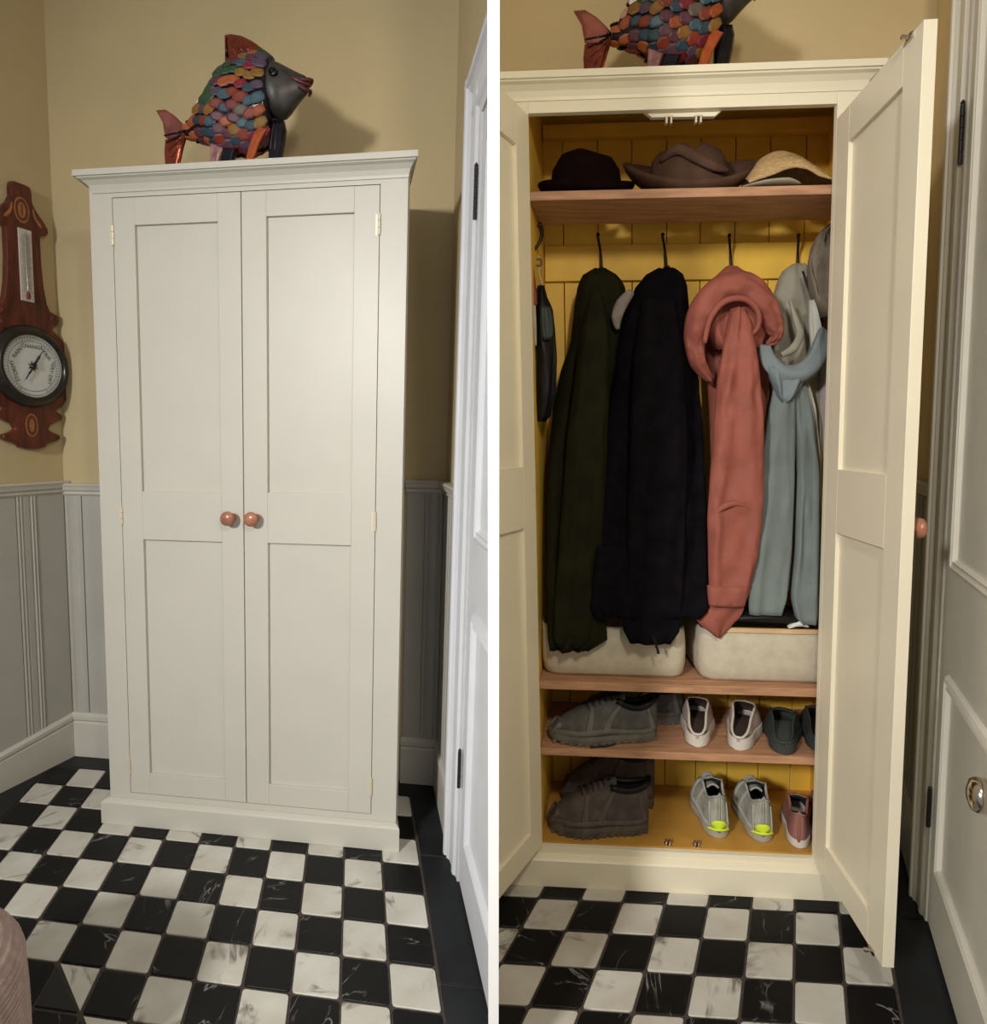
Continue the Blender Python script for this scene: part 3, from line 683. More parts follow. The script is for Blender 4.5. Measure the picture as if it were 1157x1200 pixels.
# far right: cap, bag with straps
tag(build('cap', cloth([(262, 972, 986), (272, 960, 990), (290, 951, 992), (315, 947, 992), (340, 949, 992), (358, 953, 990), (372, 962, 984)], .27, .06, 2.6, .018, 31, crease=.045), TAUPE, B, None, smooth=True), 'crumpled taupe cloth cap hanging at the top right inside the open cupboard', 'cap')
bg = thing('bag', 'grey tote bag with white straps hanging at the right edge behind the scarf', 'bag', B, B.at(974, 520, .33))
build('body', cloth([(372, 972, 990), (400, 966, 994), (440, 962, 996), (480, 955, 996), (520, 958, 996), (600, 962, 996), (640, 964, 994)], .33, .04, 1.6, .006, 33), MAUVE, B, bg, smooth=True)
build('lining', cloth([(366, 974, 992), (400, 969, 992), (425, 966, 990)], .285, .02, 1, .004, 35), BLUES, B, bg, smooth=True)
build('strap', MB().sweep([P(982, 385, .255), P(971, 395, .25), P(968, 412, .25), P(972, 440, .25), P(984, 462, .255)], .0035, n=8), LINING, B, bg, smooth=True)
build('strap', MB().sweep([P(941, 318, .30), P(950, 344, .285), P(962, 372, .28), P(972, 396, .275)], [.003, .004, .004, .003], n=8), BLACKN, B, bg, smooth=True)
# left: dark bundle
bg = thing('shoulder_bag', 'black shoulder bag with a dark red strap hanging at the left inside the open cupboard', 'bag', B, B.at(635, 490, .2))
build('body', cloth([(335, 630, 638), (350, 626, 642), (362, 624, 648), (390, 624, 651), (420, 626, 653), (460, 627, 652), (488, 628, 646), (494, 630, 640)], .20, .05, 1.6, .007, 41), BLACKN, B, bg, smooth=True)
build('flap', cloth([(360, 633, 645), (375, 633, 648), (392, 634, 649), (398, 636, 646)], .148, .010, 1, .002, 42), GREENB, B, bg, smooth=True)
o = build('strap', MB().sweep([P(621, 297, .175), P(623, 320, .17), P(626, 345, .165), P(627, 358, .165)], [.008, .009, .009, .008], [.003]*4, n=8), REDST, B, bg, smooth=True); o['label'] = 'dark red strap'
o = build('tag', cloth([(358, 622, 628), (380, 623, 629), (405, 624, 629)], .155, .005, 1, .001, 43), LINING, B, bg, smooth=True); o['label'] = 'cream cloth tag'
build('cord', MB().sweep([P(630, 300, .175), P(635, 308, .17), P(632, 318, .165), P(636, 334, .165)], .0018, n=6), LINING, B, bg, smooth=True)
build('buckle', MB().sweep([P(629, 304, .165), P(634, 304, .165), P(634, 311, .165), P(628, 311, .165)], .0025, n=6), IRON, B, bg)
# ------------------------------------------------------------------ hats
def hat(name, label, center, rx, ry, crown, brim, m, brimf, crownf, band=None):
    t = thing(name, label, 'hat', B, center)
    fn = frame(center, (1, 0, 0), (0, 1, 0)); n = 40
    R = []
    for r, z in brim: R.append([fn(rx*r*cos(2*pi*k/n), ry*r*sin(2*pi*k/n), z + brimf(r, 2*pi*k/n)) for k in range(n)])
    build('brim', MB().rings(R, False, False), m, B, t, smooth=True, solid=.004)
    R = []
    for r, z in crown: R.append([fn(*crownf(rx*r*cos(2*pi*k/n), ry*r*sin(2*pi*k/n), z, 2*pi*k/n)) for k in range(n)])
    build('crown', MB().rings(R, False, True), m, B, t, smooth=True)
    return t, fn
FELT = mat('dark_maroon_felt', (0.007, 0.0025, 0.0025), 0.9, var=0.3, scale=20, spec=.05)
BROWNH = mat('brown_waxed_cloth', (0.080, 0.042, 0.027), 0.8, spec=.15, var=0.35, scale=14, bump=0.2)
STRAW = mat('straw', (0.50, 0.33, 0.15), 0.7, var=0.35, scale=90, bump=0.6, bscale=160, stretch=(1, 1, 3))
c = (0.055, 0.20, 2.146)
hat('felt_hat', 'black felt hat with a rounded crown at the left of the hat shelf', c, .145, .10, [(.72, .012), (.74, .05), (.70, .09), (.55, .125), (.3, .14), (.08, .142)], [(1.0, .030), (.92, .012), (.80, .006), (.70, .012)], FELT,
    lambda r, a: .012*r*cos(2*a)*(r > .8) + .012*max(0, r-.75)*4*(1 if cos(a) < 0 else .3), lambda x, y, z, a: (x, y, z + .006*sin(2*a)))
c = (0.368, 0.215, 2.152)
th_, fn_ = hat('wide_brim_hat', 'brown wide-brimmed hat with a crumpled crown in the middle of the hat shelf', c, .198, .115, [(.56, .02), (.60, .06), (.57, .105), (.46, .14), (.3, .152), (.1, .150)], [(1.0, .055), (.96, .040), (.85, .020), (.7, .012), (.54, .018)], BROWNH,
    lambda r, a: (.050*abs(cos(a))**2.4 + .085*max(0, sin(a)) - .040*max(0, -sin(a)))*max(0, (r-.5)*2), lambda x, y, z, a: (x + .008*noise.noise(Vector((x*14, y*14, z*14))), y, z + .024*noise.noise(Vector((x*16+3, y*16, z*12))) - .028*max(0, 1-abs(x+.01+.3*y)/.04)*(z > .1)))
build('crown_fold', MB().sweep([fn_(-.095, -.045, .095), fn_(-.05, -.066, .118), fn_(.0, -.074, .092), (fn_(.055, -.072, .066)), fn_(.10, -.055, .060)], [.006, .016, .016, .014, .005], [.004, .010, .010, .008, .004], n=14), BROWNH, B, th_, smooth=True)
# straw hat: a tent of woven straw folded over
c = (0.645, 0.20, 2.146)
sh = thing('straw_hat', 'pale woven straw hat folded over at the right end of the hat shelf', 'hat', B, c)
fn = frame(c, (1, 0, 0), (0, 1, 0)); R = []
n = 30
for k in range(n+1):
    t = k/n; xx = -.125 + .27*t
    top = .022 + .098*sin(pi*min(1, max(0, (t*.98+.03)))**.75)**1.2
    ring = []
    for j in range(17):
        s = j/16; yy = -.095 + .17*s
        droop = 4*(s-.5)**2
        zz = top*(1-.80*droop) + .004 + (.022*sin(t*pi)**4 if s < .15 else 0) + .003*noise.noise(Vector((t*9, s*9, 1)))
        ring.append(fn(xx + .02*(s-.5), yy, max(.002, zz)))
    R.append(ring)
build('brim', MB().rings(R, False, False, closed=False), STRAW, B, sh, smooth=True, solid=.005)
ro = thing('cap', 'flat grey cloth cap tucked below the straw hat', 'cap', B, (0.585, 0.15, 2.146))
build('peak', MB().sweep([(0.50, .135, 2.152), (0.56, .122, 2.158), (0.615, .120, 2.160), (0.655, .13, 2.156)], [.004, .007, .008, .004], [.02, .03, .03, .015], n=14, side=(0, 1, 0)), mat('grey_linen', (.30, .27, .21), .8, var=.2), B, ro, smooth=True)

# ------------------------------------------------------------------ storage boxes
LINEN = mat('natural_linen', (0.54, 0.48, 0.37), 0.9, var=0.12, scale=30, bump=0.5, bscale=400)
LINEND = mat('linen_inside', (0.12, 0.10, 0.08), 0.9)
RIMW = mat('pale_wood_rim', (0.62, 0.42, 0.22), 0.6, var=0.15, scale=20)
def rrect(x0, x1, d0, d1, r, z, n=5):
    out = []
    for cx_, cy_, a0 in ((x1-r, d0+r, -90), (x1-r, d1-r, 0), (x0+r, d1-r, 90), (x0+r, d0+r, 180)):
        for k in range(n+1):
            a = rad(a0 + 90*k/n); out.append((cx_ + r*cos(a), cy_ + r*sin(a), z))
    return out
def storage_box(x0, x1, d0, d1, z0, h, label):
    t = thing('storage_box', label, 'box', B, ((x0+x1)/2, (d0+d1)/2, z0), 'linen storage boxes')
    R = [rrect(x0+.010, x1-.010, d0+.010, d1-.01, .04, z0+.0005), rrect(x0+.002, x1-.002, d0+.002, d1-.002, .045, z0+.012)]
    for k in range(1, 6): R.append(rrect(x0-.004*sin(k/5*pi), x1+.004*sin(k/5*pi), d0-.006*sin(k/5*pi), d1, .045, z0+.012+(h-.012)*k/5))
    i = .006
    R += [rrect(x0+i, x1-i, d0+i, d1-i, .04, z0+h), rrect(x0+i, x1-i, d0+i, d1-i, .04, z0+.01)]
    build('box_body', MB().rings(R), LINEN, B, t, smooth=True)
    return t
storage_box(-0.100, 0.355, 0.150, 0.43, 0.666, 0.165, 'natural linen storage box on the left half of the shelf below the coats')
sb = storage_box(0.400, 0.800, 0.138, 0.43, 0.666, 0.165, 'natural linen storage box with a pale wooden rim on the right half of the shelf')
mb = MB().rings([rrect(.44, .798, .132, .434, .04, .828), rrect(.44, .798, .132, .434, .04, .842), rrect(.45, .79, .142, .42, .04, .842), rrect(.45, .79, .142, .42, .04, .828)], False, False)
build('rim', mb, RIMW, B, sb)
tag(build('folded_cloth', MB().sweep([(.45, .25, .85), (.52, .22, .872), (.60, .21, .878), (.70, .22, .868), (.775, .25, .85)], [.006, .022, .026, .022, .006], [.04, .09, .10, .09, .04], n=18, side=(0, 1, 0)), BLACKN, B, None, smooth=True), 'black folded cloth lying in the right linen storage box', 'cloth')
tag(build('white_cloth', MB().sweep([(.66, .135, .848), (.69, .132, .862), (.72, .14, .852)], [.004, .010, .004], [.01, .014, .01], n=12, side=(0, 1, 0)), mat('white_cotton', (.6, .6, .58), .8), B, None, smooth=True), 'small white cloth poking out of the right linen storage box', 'cloth')

# ------------------------------------------------------------------ shoes
def shoe(name, label, room, o, yaw, L, Wd, H, mats, group, open_t=0.46, collar=0.9, sole=0.022, kind='slip', heel_h=None, toe_h=0.55, pitch=0, tabs=True):
    """shoe along local +y (heel at 0, toe at L); o is the heel ground point, yaw turns it"""
    ca, sa = cos(yaw), sin(yaw)
    fn = frame(o, (ca, sa, 0), (-sa, ca, 0))
    t = thing(name, label, 'shoe', room, fn(0, L/2, 0), group)
    def wid(q):   # half width
        e = 1 - abs(2*q-1)**3.2
        return Wd/2*max(0.0, e)**.42*(0.80 + .26*math.exp(-((q-.68)/.22)**2) - .06*math.exp(-((q-.35)/.12)**2))
    n = 26; m = 14
    qs = [0.5-0.5*cos(pi*(.02+.96*k/n)) for k in range(n+1)]
    # sole
    R = []
    for q in qs:
        w_ = wid(q)*1.06 + .0015; zc = .004*max(0, (q-.8)/.2)**2*4
        R.append([fn(w_*c_, L*q, zz + zc) for c_, zz in ((-1, .003), (-.6, 0), (.6, 0), (1, .003), (1.02, sole*.6), (.98, sole), (-.98, sole), (-1.02, sole*.6))])
    build('sole', MB().rings(R), mats['sole'], room, t, smooth=False, bevel=.002)
    # upper
    def hgt(q):
        hh = heel_h or H
        if kind == 'mule' and q < open_t: return hh + (H-hh)*(q/open_t)**1.2
        if q < open_t: return hh*(1 - .25*sin(pi*q/open_t)) if kind != 'boot' else hh*(1 - .12*sin(pi*q/open_t))
        s = (q-open_t)/(1-open_t)
        return (H if kind == 'mule' else hh)*collar*(1-s)**1.1*1.0 + H*toe_h*s**.6*(1-s**3.5)**.6*(1) if s < 1 else .002
    R = []
    for q in qs:
        w_ = wid(q); h = max(hgt(q), .004); op = 1 if q < open_t else max(0, 1-(q-open_t)/.06)
        ring = []
        for k in range(-m, m+1):
            s = k/m; sg = math.copysign(1, s) if s else 0; a = abs(s)
            # open: from the sole edge up to the collar rim (s=0 never reached)
            th = (1-a)*pi/2
            xc, zc = w_*cos(th)**.8, h*sin(th)**.85
            xo, zo = w_*(1-.30*(1-a)**1.5), h*(1-a)**.9
            ring.append(fn(sg*(xc*(1-op)+xo*op) if s else 0, L*q, sole*.8 + zc*(1-op) + zo*op))
        R.append(ring)
    # drop the centre strip in the opening: split in left and right strips
    mb = MB(); verts = [p for r in R for p in r]; w2 = 2*m+1; fs = []
    for i in range(n):
        qo = qs[i+1] < open_t + .03
        for k in range(2*m):
            if qo and k in (m-1, m): continue
            fs.append((i*w2+k, i*w2+k+1, (i+1)*w2+k+1, (i+1)*w2+k))
    mb.add(verts, fs)
    # heel counter joining both sides
    r0 = R[0]; left = [r0[k] for k in range(0, m)]; right = [r0[2*m-k] for k in range(0, m)]
    hv = [fn(0, L*qs[0]-.003, sole*.8 + (heel_h or H)*(1-(1-k/m))**.9*1.04) for k in range(m)]
    hv = [fn(0, -.003 + L*qs[0]*.4, sole*.8 + max(hgt(0), .01)*(k/m)**.9*1.02) for k in range(m)]
    mb.add(left + hv + right, [(k, m+k, m+k+1, k+1) for k in range(m-1)] + [(m+k, 2*m+k, 2*m+k+1, m+k+1) for k in range(m-1)])
    up = build('upper', mb, mats['upper'], room, t, smooth=True, solid=.005)
    up.data.materials.append(mats['insole']); up.modifiers['solid'].material_offset = 1; up.modifiers['solid'].offset = -1
    # insole
    R = []
    for q in qs[1:]:
        if q > open_t+(.2 if 'pad' not in mats else 0): break
        w_ = wid(q)*(.92 if 'pad' not in mats else .74); zi = sole + (.006 if 'pad' not in mats else hgt(min(q, open_t-.02))*.62); R.append([fn(-w_, L*q, zi), fn(w_, L*q, zi)])
    build('insole', MB().rings(R, False, False, closed=False), mats['insole'], room, t, solid=.004)
    # collar rim
    rim = []
    for k in [i for i in range(n+1) if qs[i] < open_t][::-1]: rim.append(R_pt(qs[k], -1, wid, hgt, fn, L, sole))
    rim.append(fn(0, L*qs[0]*.4-.002, sole*.8 + hgt(0)*1.02))
    for k in [i for i in range(n+1) if qs[i] < open_t]: rim.append(R_pt(qs[k], 1, wid, hgt, fn, L, sole))
    build('collar', MB().sweep(rim, .0042, n=6, sub=1, side=(0, 0, 1)), mats.get('rim', mats['upper']), room, t, smooth=True)
    def sp(q, sg, a):                   # a point on the side of the upper, a from the sole up
        w_ = wid(q); h = max(hgt(q), .004); op = 1 if q < open_t else max(0, 1-(q-open_t)/.06)
        th = a*pi/2; xc, zc = w_*cos(th)**.8, h*sin(th)**.85; xo, zo = w_*(1-.30*a**1.5), h*a**.9
        return fn(sg*(xc*(1-op)+xo*op)*1.03, L*q, sole*.8 + zc*(1-op) + zo*op)
    if 'over' in mats:
        for sg in (-1, 1):
            mb = MB().sweep([sp(q, sg, .10+.10*max(0, (q-.75)*4)) for q in (.04, .15, .3, .45, .6, .75, .88, .96)], [.010]*6+[.013, .012], .004, n=8, side=(0, 1, 0) if abs(sa) > .7 else (1, 0, 0))
            for q0, q1, a1 in ((.50, .34, .90), (.66, .60, .85), (.06, .10, .80)):
                mb.sweep([sp(q0 + (q1-q0)*t, sg, .1 + (a1-.1)*t) for t in (0, .33, .66, 1)], [.013, .010, .008, .005], .0025, n=8, side=(0, 1, 0) if abs(sa) > .7 else (1, 0, 0))
            build('overlay', mb, mats['over'], room, t, smooth=True)
    if 'pad' in mats:
        build('padded_collar', MB().sweep(rim, .0105, n=8, sub=1, side=(0, 0, 1)), mats['pad'], room, t, smooth=True)
        mb = MB().sweep([sp(.98, -1, .05), sp(.95, -1, .35), sp(.90, -1, .62), sp(.90, 1, .62), sp(.95, 1, .35), sp(.98, 1, .05)], .010, .004, n=8)
        build('toe_cap', mb, mats['over'], room, t, smooth=True)
        mb = MB()
        for k in range(14):
            q = .04 + .92*k/13; w_ = wid(q)*1.07
            for sg in (-1, 1): tmb = MB().box(-.004, .004, -.006, .006, .0005, .013); mb.add([fn(sg*w_ + x, L*q + y, z) for x, y, z in tmb.v], tmb.f)
        build('tread', mb, mats['sole'], room, t)
    if tabs and 'tab' in mats:
        hh = hgt(0)
        mb = MB().sweep([(-.018, .004, sole+.016), (-.008, -.005, sole+.022), (.008, -.005, sole+.022), (.018, .004, sole+.016)], [.012, .018, .018, .012], .003, n=10, side=(0, 1, 0))
        tmap(mb, fn); build('heel_tab', mb, mats['tab'], room, t, smooth=True)
        mb = MB().sweep([fn(-Wd*.30, .012, sole+.004), fn(-.012, -.005, sole+.008), fn(.012, -.005, sole+.008), fn(Wd*.30, .012, sole+.004)], .004, n=6)
        build('heel_strip', mb, mats['tab'], room, t, smooth=True)
    if kind in ('lace', 'boot'):
        mb = MB()
        for k in range(5):
            q = open_t + .02 + .055*k; w_ = wid(q)*.42; z = sole + hgt(q) + .000
            mb.sweep([fn(-w_, L*q, z-.012), fn(-w_*.4, L*(q+.01), z+.004), fn(w_*.4, L*(q+.02), z+.004), fn(w_, L*(q+.03), z-.012)], .0024, n=6)
        build('laces', mb, mats['lace'], room, t, smooth=True)
        mb = MB(); qa = open_t-.05; R = []
        for q in (qa-.05, qa, open_t+.05, open_t+.2):
            w_ = wid(q)*.45; z = sole + (hgt(q) if q > open_t else hgt(open_t)*(1.15 if q < qa else 1.05)) - .002
            R.append([fn(w_*(k/4-1), L*q, z - .012*((k/4-1)**2)) for k in range(9)])
        mb.rings(R, False, False, closed=False); build('tongue', mb, mats['upper'], room, t, smooth=True, solid=.006)
    if kind == 'strap':
        pass
    return t, fn
def R_pt(q, sg, wid, hgt, fn, L, sole):
    a = 1/14; w_ = wid(q)
    return fn(sg*w_*(1-.30*(1-a)**1.5), L*q, sole*.8 + hgt(q)*(1-a)**.9)
WSOLE = mat('white_rubber', (0.58, 0.54, 0.48), 0.55, var=.08, scale=30)
PINKC = mat('pale_pink_canvas', (0.44, 0.34, 0.30), 0.8, var=.1, scale=40)
DKIN = mat('dark_brown_insole', (0.045, 0.026, 0.018), 0.9)
GREYR = mat('charcoal_rubber', (0.034, 0.040, 0.038), 0.55, var=.2, scale=20)
GREYI = mat('charcoal_insole', (0.06, 0.07, 0.068), 0.7)
TRAINER = mat('grey_knit', (0.36, 0.36, 0.31), 0.8, var=.25, scale=40, bump=.3, bscale=300)
NEON = mat('neon_yellow', (0.62, 0.78, 0.03), 0.5)
PINKL = mat('dusty_pink_leather', (0.30, 0.13, 0.11), 0.5, var=.1, scale=30)
BLK = mat('black_inside', (0.008, 0.007, 0.007), 0.9)
HIKE = mat('taupe_suede', (0.075, 0.058, 0.050), 0.85, var=.4, scale=25, bump=.3)
HIKES = mat('taupe_rubber', (0.085, 0.070, 0.056), 0.8, var=.4, scale=30)
GREYM = mat('grey_mesh', (0.085, 0.085, 0.078), 0.8, var=.4, scale=30, bump=.4)
GREYS = mat('grey_rubber', (0.13, 0.12, 0.10), 0.7, var=.3, scale=30)
z2 = 0.4432; z1 = 0.1268
m_ = dict(sole=WSOLE, upper=PINKC, insole=DKIN, rim=WSOLE)
shoe('sneaker', 'white-soled pale pink canvas slip-on left of its pair on the middle shoe shelf', B, (0.388, 0.140, z2), -0.24, .24, .098, .085, m_, 'white-soled pink canvas pair', open_t=.60, sole=.038, collar=.95, kind='mule', heel_h=.014, toe_h=.4)
shoe('sneaker', 'white-soled pale pink canvas slip-on beside the charcoal clogs', B, (0.513, 0.128, z2), -0.42, .24, .098, .085, m_, 'white-soled pink canvas pair', open_t=.60, sole=.038, collar=.95, kind='mule', heel_h=.014, toe_h=.4)
m_ = dict(sole=GREYR, upper=GREYR, insole=GREYI)
shoe('clog', 'charcoal rubber clog nearest the white-soled slip-ons', B, (0.645, 0.110, z2), -0.34, .24, .104, .072, m_, 'charcoal rubber clogs', open_t=.56, sole=.034, collar=.95, kind='mule', heel_h=.014, toe_h=.5)
shoe('clog', 'charcoal rubber clog half hidden by the right cupboard door', B, (0.770, 0.135, z2), -0.34, .24, .104, .072, m_, 'charcoal rubber clogs', open_t=.56, sole=.034, collar=.95, kind='mule', heel_h=.014, toe_h=.5)
m_ = dict(sole=WSOLE, upper=TRAINER, insole=BLK, tab=NEON, lace=TRAINER, rim=TRAINER)
m_['over'] = mat('knit_overlay', (.42, .42, .37), .7, var=.1, scale=30)
TS = mat('trainer_sole', (0.36, 0.34, 0.27), 0.6, var=.1, scale=30); m_['sole'] = TS
shoe('trainer', 'grey knit trainer with a neon yellow heel tab, the left one of its pair', B, (0.463, 0.150, z1), -0.06, .27, .108, .134, m_, 'grey trainers with neon heels', open_t=.46, sole=.026, kind='lace', collar=.72)
shoe('trainer', 'grey knit trainer with a neon yellow heel tab beside the dusty pink slip-on', B, (0.600, 0.140, z1), -0.10, .27, .108, .134, m_, 'grey trainers with neon heels', open_t=.46, sole=.026, kind='lace', collar=.72)
m_ = dict(sole=WSOLE, upper=PINKL, insole=BLK)
shoe('slip_on', 'dusty pink leather slip-on with a white sole beside the grey trainers', B, (0.704, 0.118, z1), -0.34, .24, .090, .100, m_, 'dusty pink leather slip-ons', open_t=.5, sole=.028, collar=.75)
shoe('slip_on', 'dusty pink leather slip-on cut off by the right cupboard door', B, (0.792, 0.140, z1), -0.34, .24, .090, .100, m_, 'dusty pink leather slip-ons', open_t=.5, sole=.028, collar=.75)
OVB = mat('brown_overlay', (0.090, 0.068, 0.056), 0.8, var=.3, scale=30)
m_ = dict(sole=HIKES, upper=HIKE, insole=BLK, lace=BLACKN, rim=BLACKF, over=OVB, pad=BLACKN)
shoe('walking_boot', 'brown suede walking shoe lying in front on the cupboard floor at the left', B, (0.240, 0.190, z1), pi/2+.06, .335, .115, .150, m_, 'brown suede walking shoes', open_t=.42, sole=.034, kind='boot', collar=.85, toe_h=.40)
shoe('walking_boot', 'dark walking shoe standing behind the front brown suede one', B, (0.285, 0.335, z1), pi/2-.03, .33, .110, .185, m_, 'brown suede walking shoes', open_t=.42, sole=.034, kind='boot', collar=.85, toe_h=.40)
OVG = mat('grey_overlay', (0.125, 0.120, 0.105), 0.7, var=.3, scale=30)
m_ = dict(sole=GREYS, upper=GREYM, insole=BLK, lace=BLACKN, rim=BLACKN, over=OVG, pad=BLACKN)
sh1, f1 = shoe('trail_shoe', 'grey mesh trail shoe lying in front on the middle shoe shelf at the left', B, (0.270, 0.205, z2), pi/2+.12, .36, .110, .128, m_, 'grey trail shoes', open_t=.40, sole=.030, kind='lace', collar=.85, toe_h=.40)
shoe('trail_shoe', 'grey mesh trail shoe behind its pair, its heel towards the white-soled slip-ons', B, (0.385, 0.330, z2), pi/2-.10, .34, .105, .128, m_, 'grey trail shoes', open_t=.40, sole=.030, kind='lace', collar=.85, toe_h=.40)
build('lace_end', MB().sweep([B.atz(700, 862, z2+.02), B.atz(718, 860, z2+.006), B.atz(727, 868, z2+.003), B.atz(714, 874, z2+.003), B.atz(692, 876, z2+.003)], .0024, n=6, side=(0, 0, 1)), BLK, B, sh1, smooth=True)

# ------------------------------------------------------------------ fish sculptures
SCOL = [(.28, .05, .02), (.30, .02, .035), (.14, .04, .06), (.33, .15, .02), (.30, .04, .015), (.42, .09, .02), (.035, .075, .11), (.022, .045, .075), (.04, .10, .045), (.33, .17, .03), (.24, .02, .03), (.17, .07, .10), (.11, .07, .12), (.16, .12, .09), (.50, .13, .04), (.06, .13, .17)]
SM = [mat('scale_glaze_%d' % i, tuple(v*.6 for v in c_), .5, 0, var=.3, scale=60, spec=.35) for i, c_ in enumerate(SCOL)]
SCW = mat('scale_pale', (.75, .75, .77), .3); SCP = mat('scale_peach', (.50, .26, .20), .35)
RUST = mat('rust_glaze', (.24, .045, .02), .22, .55, var=.5, scale=25, bump=.2)
DKM = mat('dark_iron_glaze', (.020, .018, .022), .22, .7, var=.4, scale=25)
HEADM = mat('grey_head_metal', (.060, .055, .050), .45, .5, var=.5, scale=22)
LIPM = mat('red_lip', (.07, .010, .012), .3)
FD = .13
ORIG = A.at(262, 190, FD)
TOPA, TOPB = 2.2225, 2.4385
GAP = ORIG[2] - TOPA
def z_(x, y):                                   # a point of the fish's side view -> local metres (x, z)
    q = A.at(150 + x/4.628, 20 + y/4.628, FD); return (q[0]-ORIG[0], q[2]-ORIG[2] if y < 798 else -GAP)
def fish(room, base, label):
    f = thing('fish_sculpture', label, 'sculpture', room, base)
    bx, bd, bz = base
    def fn(x, y, z): return (bx+x, bd+y, bz+z)
    top = [(325, 578), (360, 560), (400, 478), (450, 415), (500, 345), (540, 285), (600, 232), (680, 205), (740, 200), (790, 225)]
    bot = [(325, 655), (360, 668), (400, 672), (450, 692), (500, 728), (540, 738), (600, 745), (680, 742), (740, 708), (790, 640)]
    T = [z_(*p) for p in top]; Bt = [z_(*p) for p in bot]
    def prof(x):
        def ip(L_):
            for i in range(len(L_)-1):
                if L_[i][0] <= x <= L_[i+1][0] or i == len(L_)-2:
                    t = (x-L_[i][0])/(L_[i+1][0]-L_[i][0]); t = max(0, min(1, t)); return L_[i][1]*(1-t)+L_[i+1][1]*t
            return L_[0][1]
        a, b = ip(T), ip(Bt); return (a+b)/2, (a-b)/2
    def thk(x): rz = prof(x)[1]; return min(.068, rz*.55+.006)
    x0, x1 = T[0][0], T[-1][0]; R = []; n = 28
    for i in range(25):
        x = x0 + (x1-x0)*i/24; cz, rz = prof(x); th = thk(x)
        R.append([fn(x, th*cos(2*pi*k/n), cz + rz*sin(2*pi*k/n)) for k in range(n)])
    build('body', MB().rings(R), DKM, room, f, smooth=True)
    # head
    ht = [(722, 300), (740, 255), (775, 238), (820, 248), (880, 282), (940, 312), (985, 325)]
    hb_ = [(722, 440), (745, 500), (790, 552), (845, 566), (890, 500), (940, 440), (975, 412)]
    HT = [z_(*p) for p in ht]; HB = [z_(*p) for p in hb_]; R = []
    for (a, b) in zip(HT, HB):
        cz, rz = (a[1]+b[1])/2, (a[1]-b[1])/2; xx = (a[0]+b[0])/2; th = min(.060, rz*.62+.004)
        R.append([fn(a[0]*(.5+.5*sin(2*pi*k/n)) + b[0]*(.5-.5*sin(2*pi*k/n)), th*cos(2*pi*k/n), cz + rz*sin(2*pi*k/n)) for k in range(n)])
    R = [[(bx + (p[0]-bx)*1, p[1], p[2]) for p in r] for r in R]
    build('head', MB().rings(R), HEADM, room, f, smooth=True, sub=1)
    # gill edge
    g_ = [z_(*p) for p in ((775, 238), (738, 262), (722, 330), (724, 420), (742, 495), (785, 553))]
    build('gill_rim', MB().sweep([fn(x, -.056 + .02*abs(i-2.5)/2.5*1.4, z) for i, (x, z) in enumerate(g_)], .0035, n=8), DKM, room, f, smooth=True)
    ex, ez = z_(830, 350); hx = .050
    build('eye', MB().lathe([(.0135, .0), (.0135, .010), (.009, .013), (.007, .012), (.007, .014), (.001, .017)], fn(ex, -.047, ez), (0, -1, 0), 20), DKM, room, f, smooth=True)
    lx, lz = z_(975, 345); l2x, l2z = z_(968, 405)
    for (q1, q2, q3) in (((940, 360), (968, 358), (996, 345)), ((945, 400), (968, 408), (988, 405))):
        P3 = [z_(*q) for q in (q1, q2, q3)]
        build('lip', MB().sweep([fn(P3[0][0], -.028, P3[0][1]), fn(P3[1][0], -.020, P3[1][1]), fn(P3[2][0], 0, P3[2][1]), fn(P3[1][0], .020, P3[1][1])], [.004, .0055, .007, .004], n=8), LIPM, room, f, smooth=True)
    build('mouth', MB().sweep([fn(z_(905, 350)[0], -.030, z_(905, 350)[1]), fn(z_(950, 372)[0], -.023, z_(950, 372)[1]), fn(z_(990, 372)[0], 0, z_(990, 372)[1])], [.004, .008, .006], n=10), LIPM, room, f, smooth=True)
    # fins: ribbed plates
    def fin(name, poly, m, yc, th, name2=None, skew=0):
        P2 = [z_(*p) for p in poly]; c_ = (sum(p[0] for p in P2)/len(P2), sum(p[1] for p in P2)/len(P2))
        mb = MB(); n_ = len(P2)
        inner = [(c_[0]+(p[0]-c_[0])*.72, c_[1]+(p[1]-c_[1])*.72) for p in P2]
        R_ = [[fn(x, yc+skew*(z-c_[1]) + s*o, z) for x, z in Q] for Q, s, o in ((inner, -1, th), (P2, -1, th*.35), (P2, 1, th*.35), (inner, 1, th))]
        mb.rings(R_); return build(name, mb, m, room, f, bevel=.001)
    fin('dorsal_fin', [(527, 100), (560, 95), (620, 105), (680, 135), (730, 172), (755, 205), (700, 225), (600, 235), (530, 275)], RUST, 0, .010)
    for k in range(4):
        a = z_(540+k*14, 118+k*8); b = z_(545+k*52, 225-k*5)
        build('fin_rib', MB().sweep([fn(a[0], -.008, a[1]), fn(b[0], -.011, b[1])], [.0015, .004], n=6), DKM if k < 1 else RUST, room, f, smooth=True)
    fin('tail_fin', [(155, 508), (205, 503), (255, 535), (300, 580), (325, 612), (318, 650), (240, 668), (205, 655), (190, 570)], mat('pink_copper_glaze', (.40, .13, .10), .15, .75, var=.4, scale=20), 0, .009)
    fin('tail_fin', [(205, 668), (250, 648), (318, 650), (300, 710), (265, 800), (240, 812), (208, 805), (200, 730)], RUST, 0, .009)
    for k in range(5):
        a = z_(318, 625+k*6); b = z_(205+k*14, 650+k*40)
        build('fin_rib', MB().sweep([fn(a[0], -.009, a[1]), fn(b[0], -.009, b[1])], [.004, .0022], n=6), DKM if k < 2 else RUST, room, f, smooth=True)
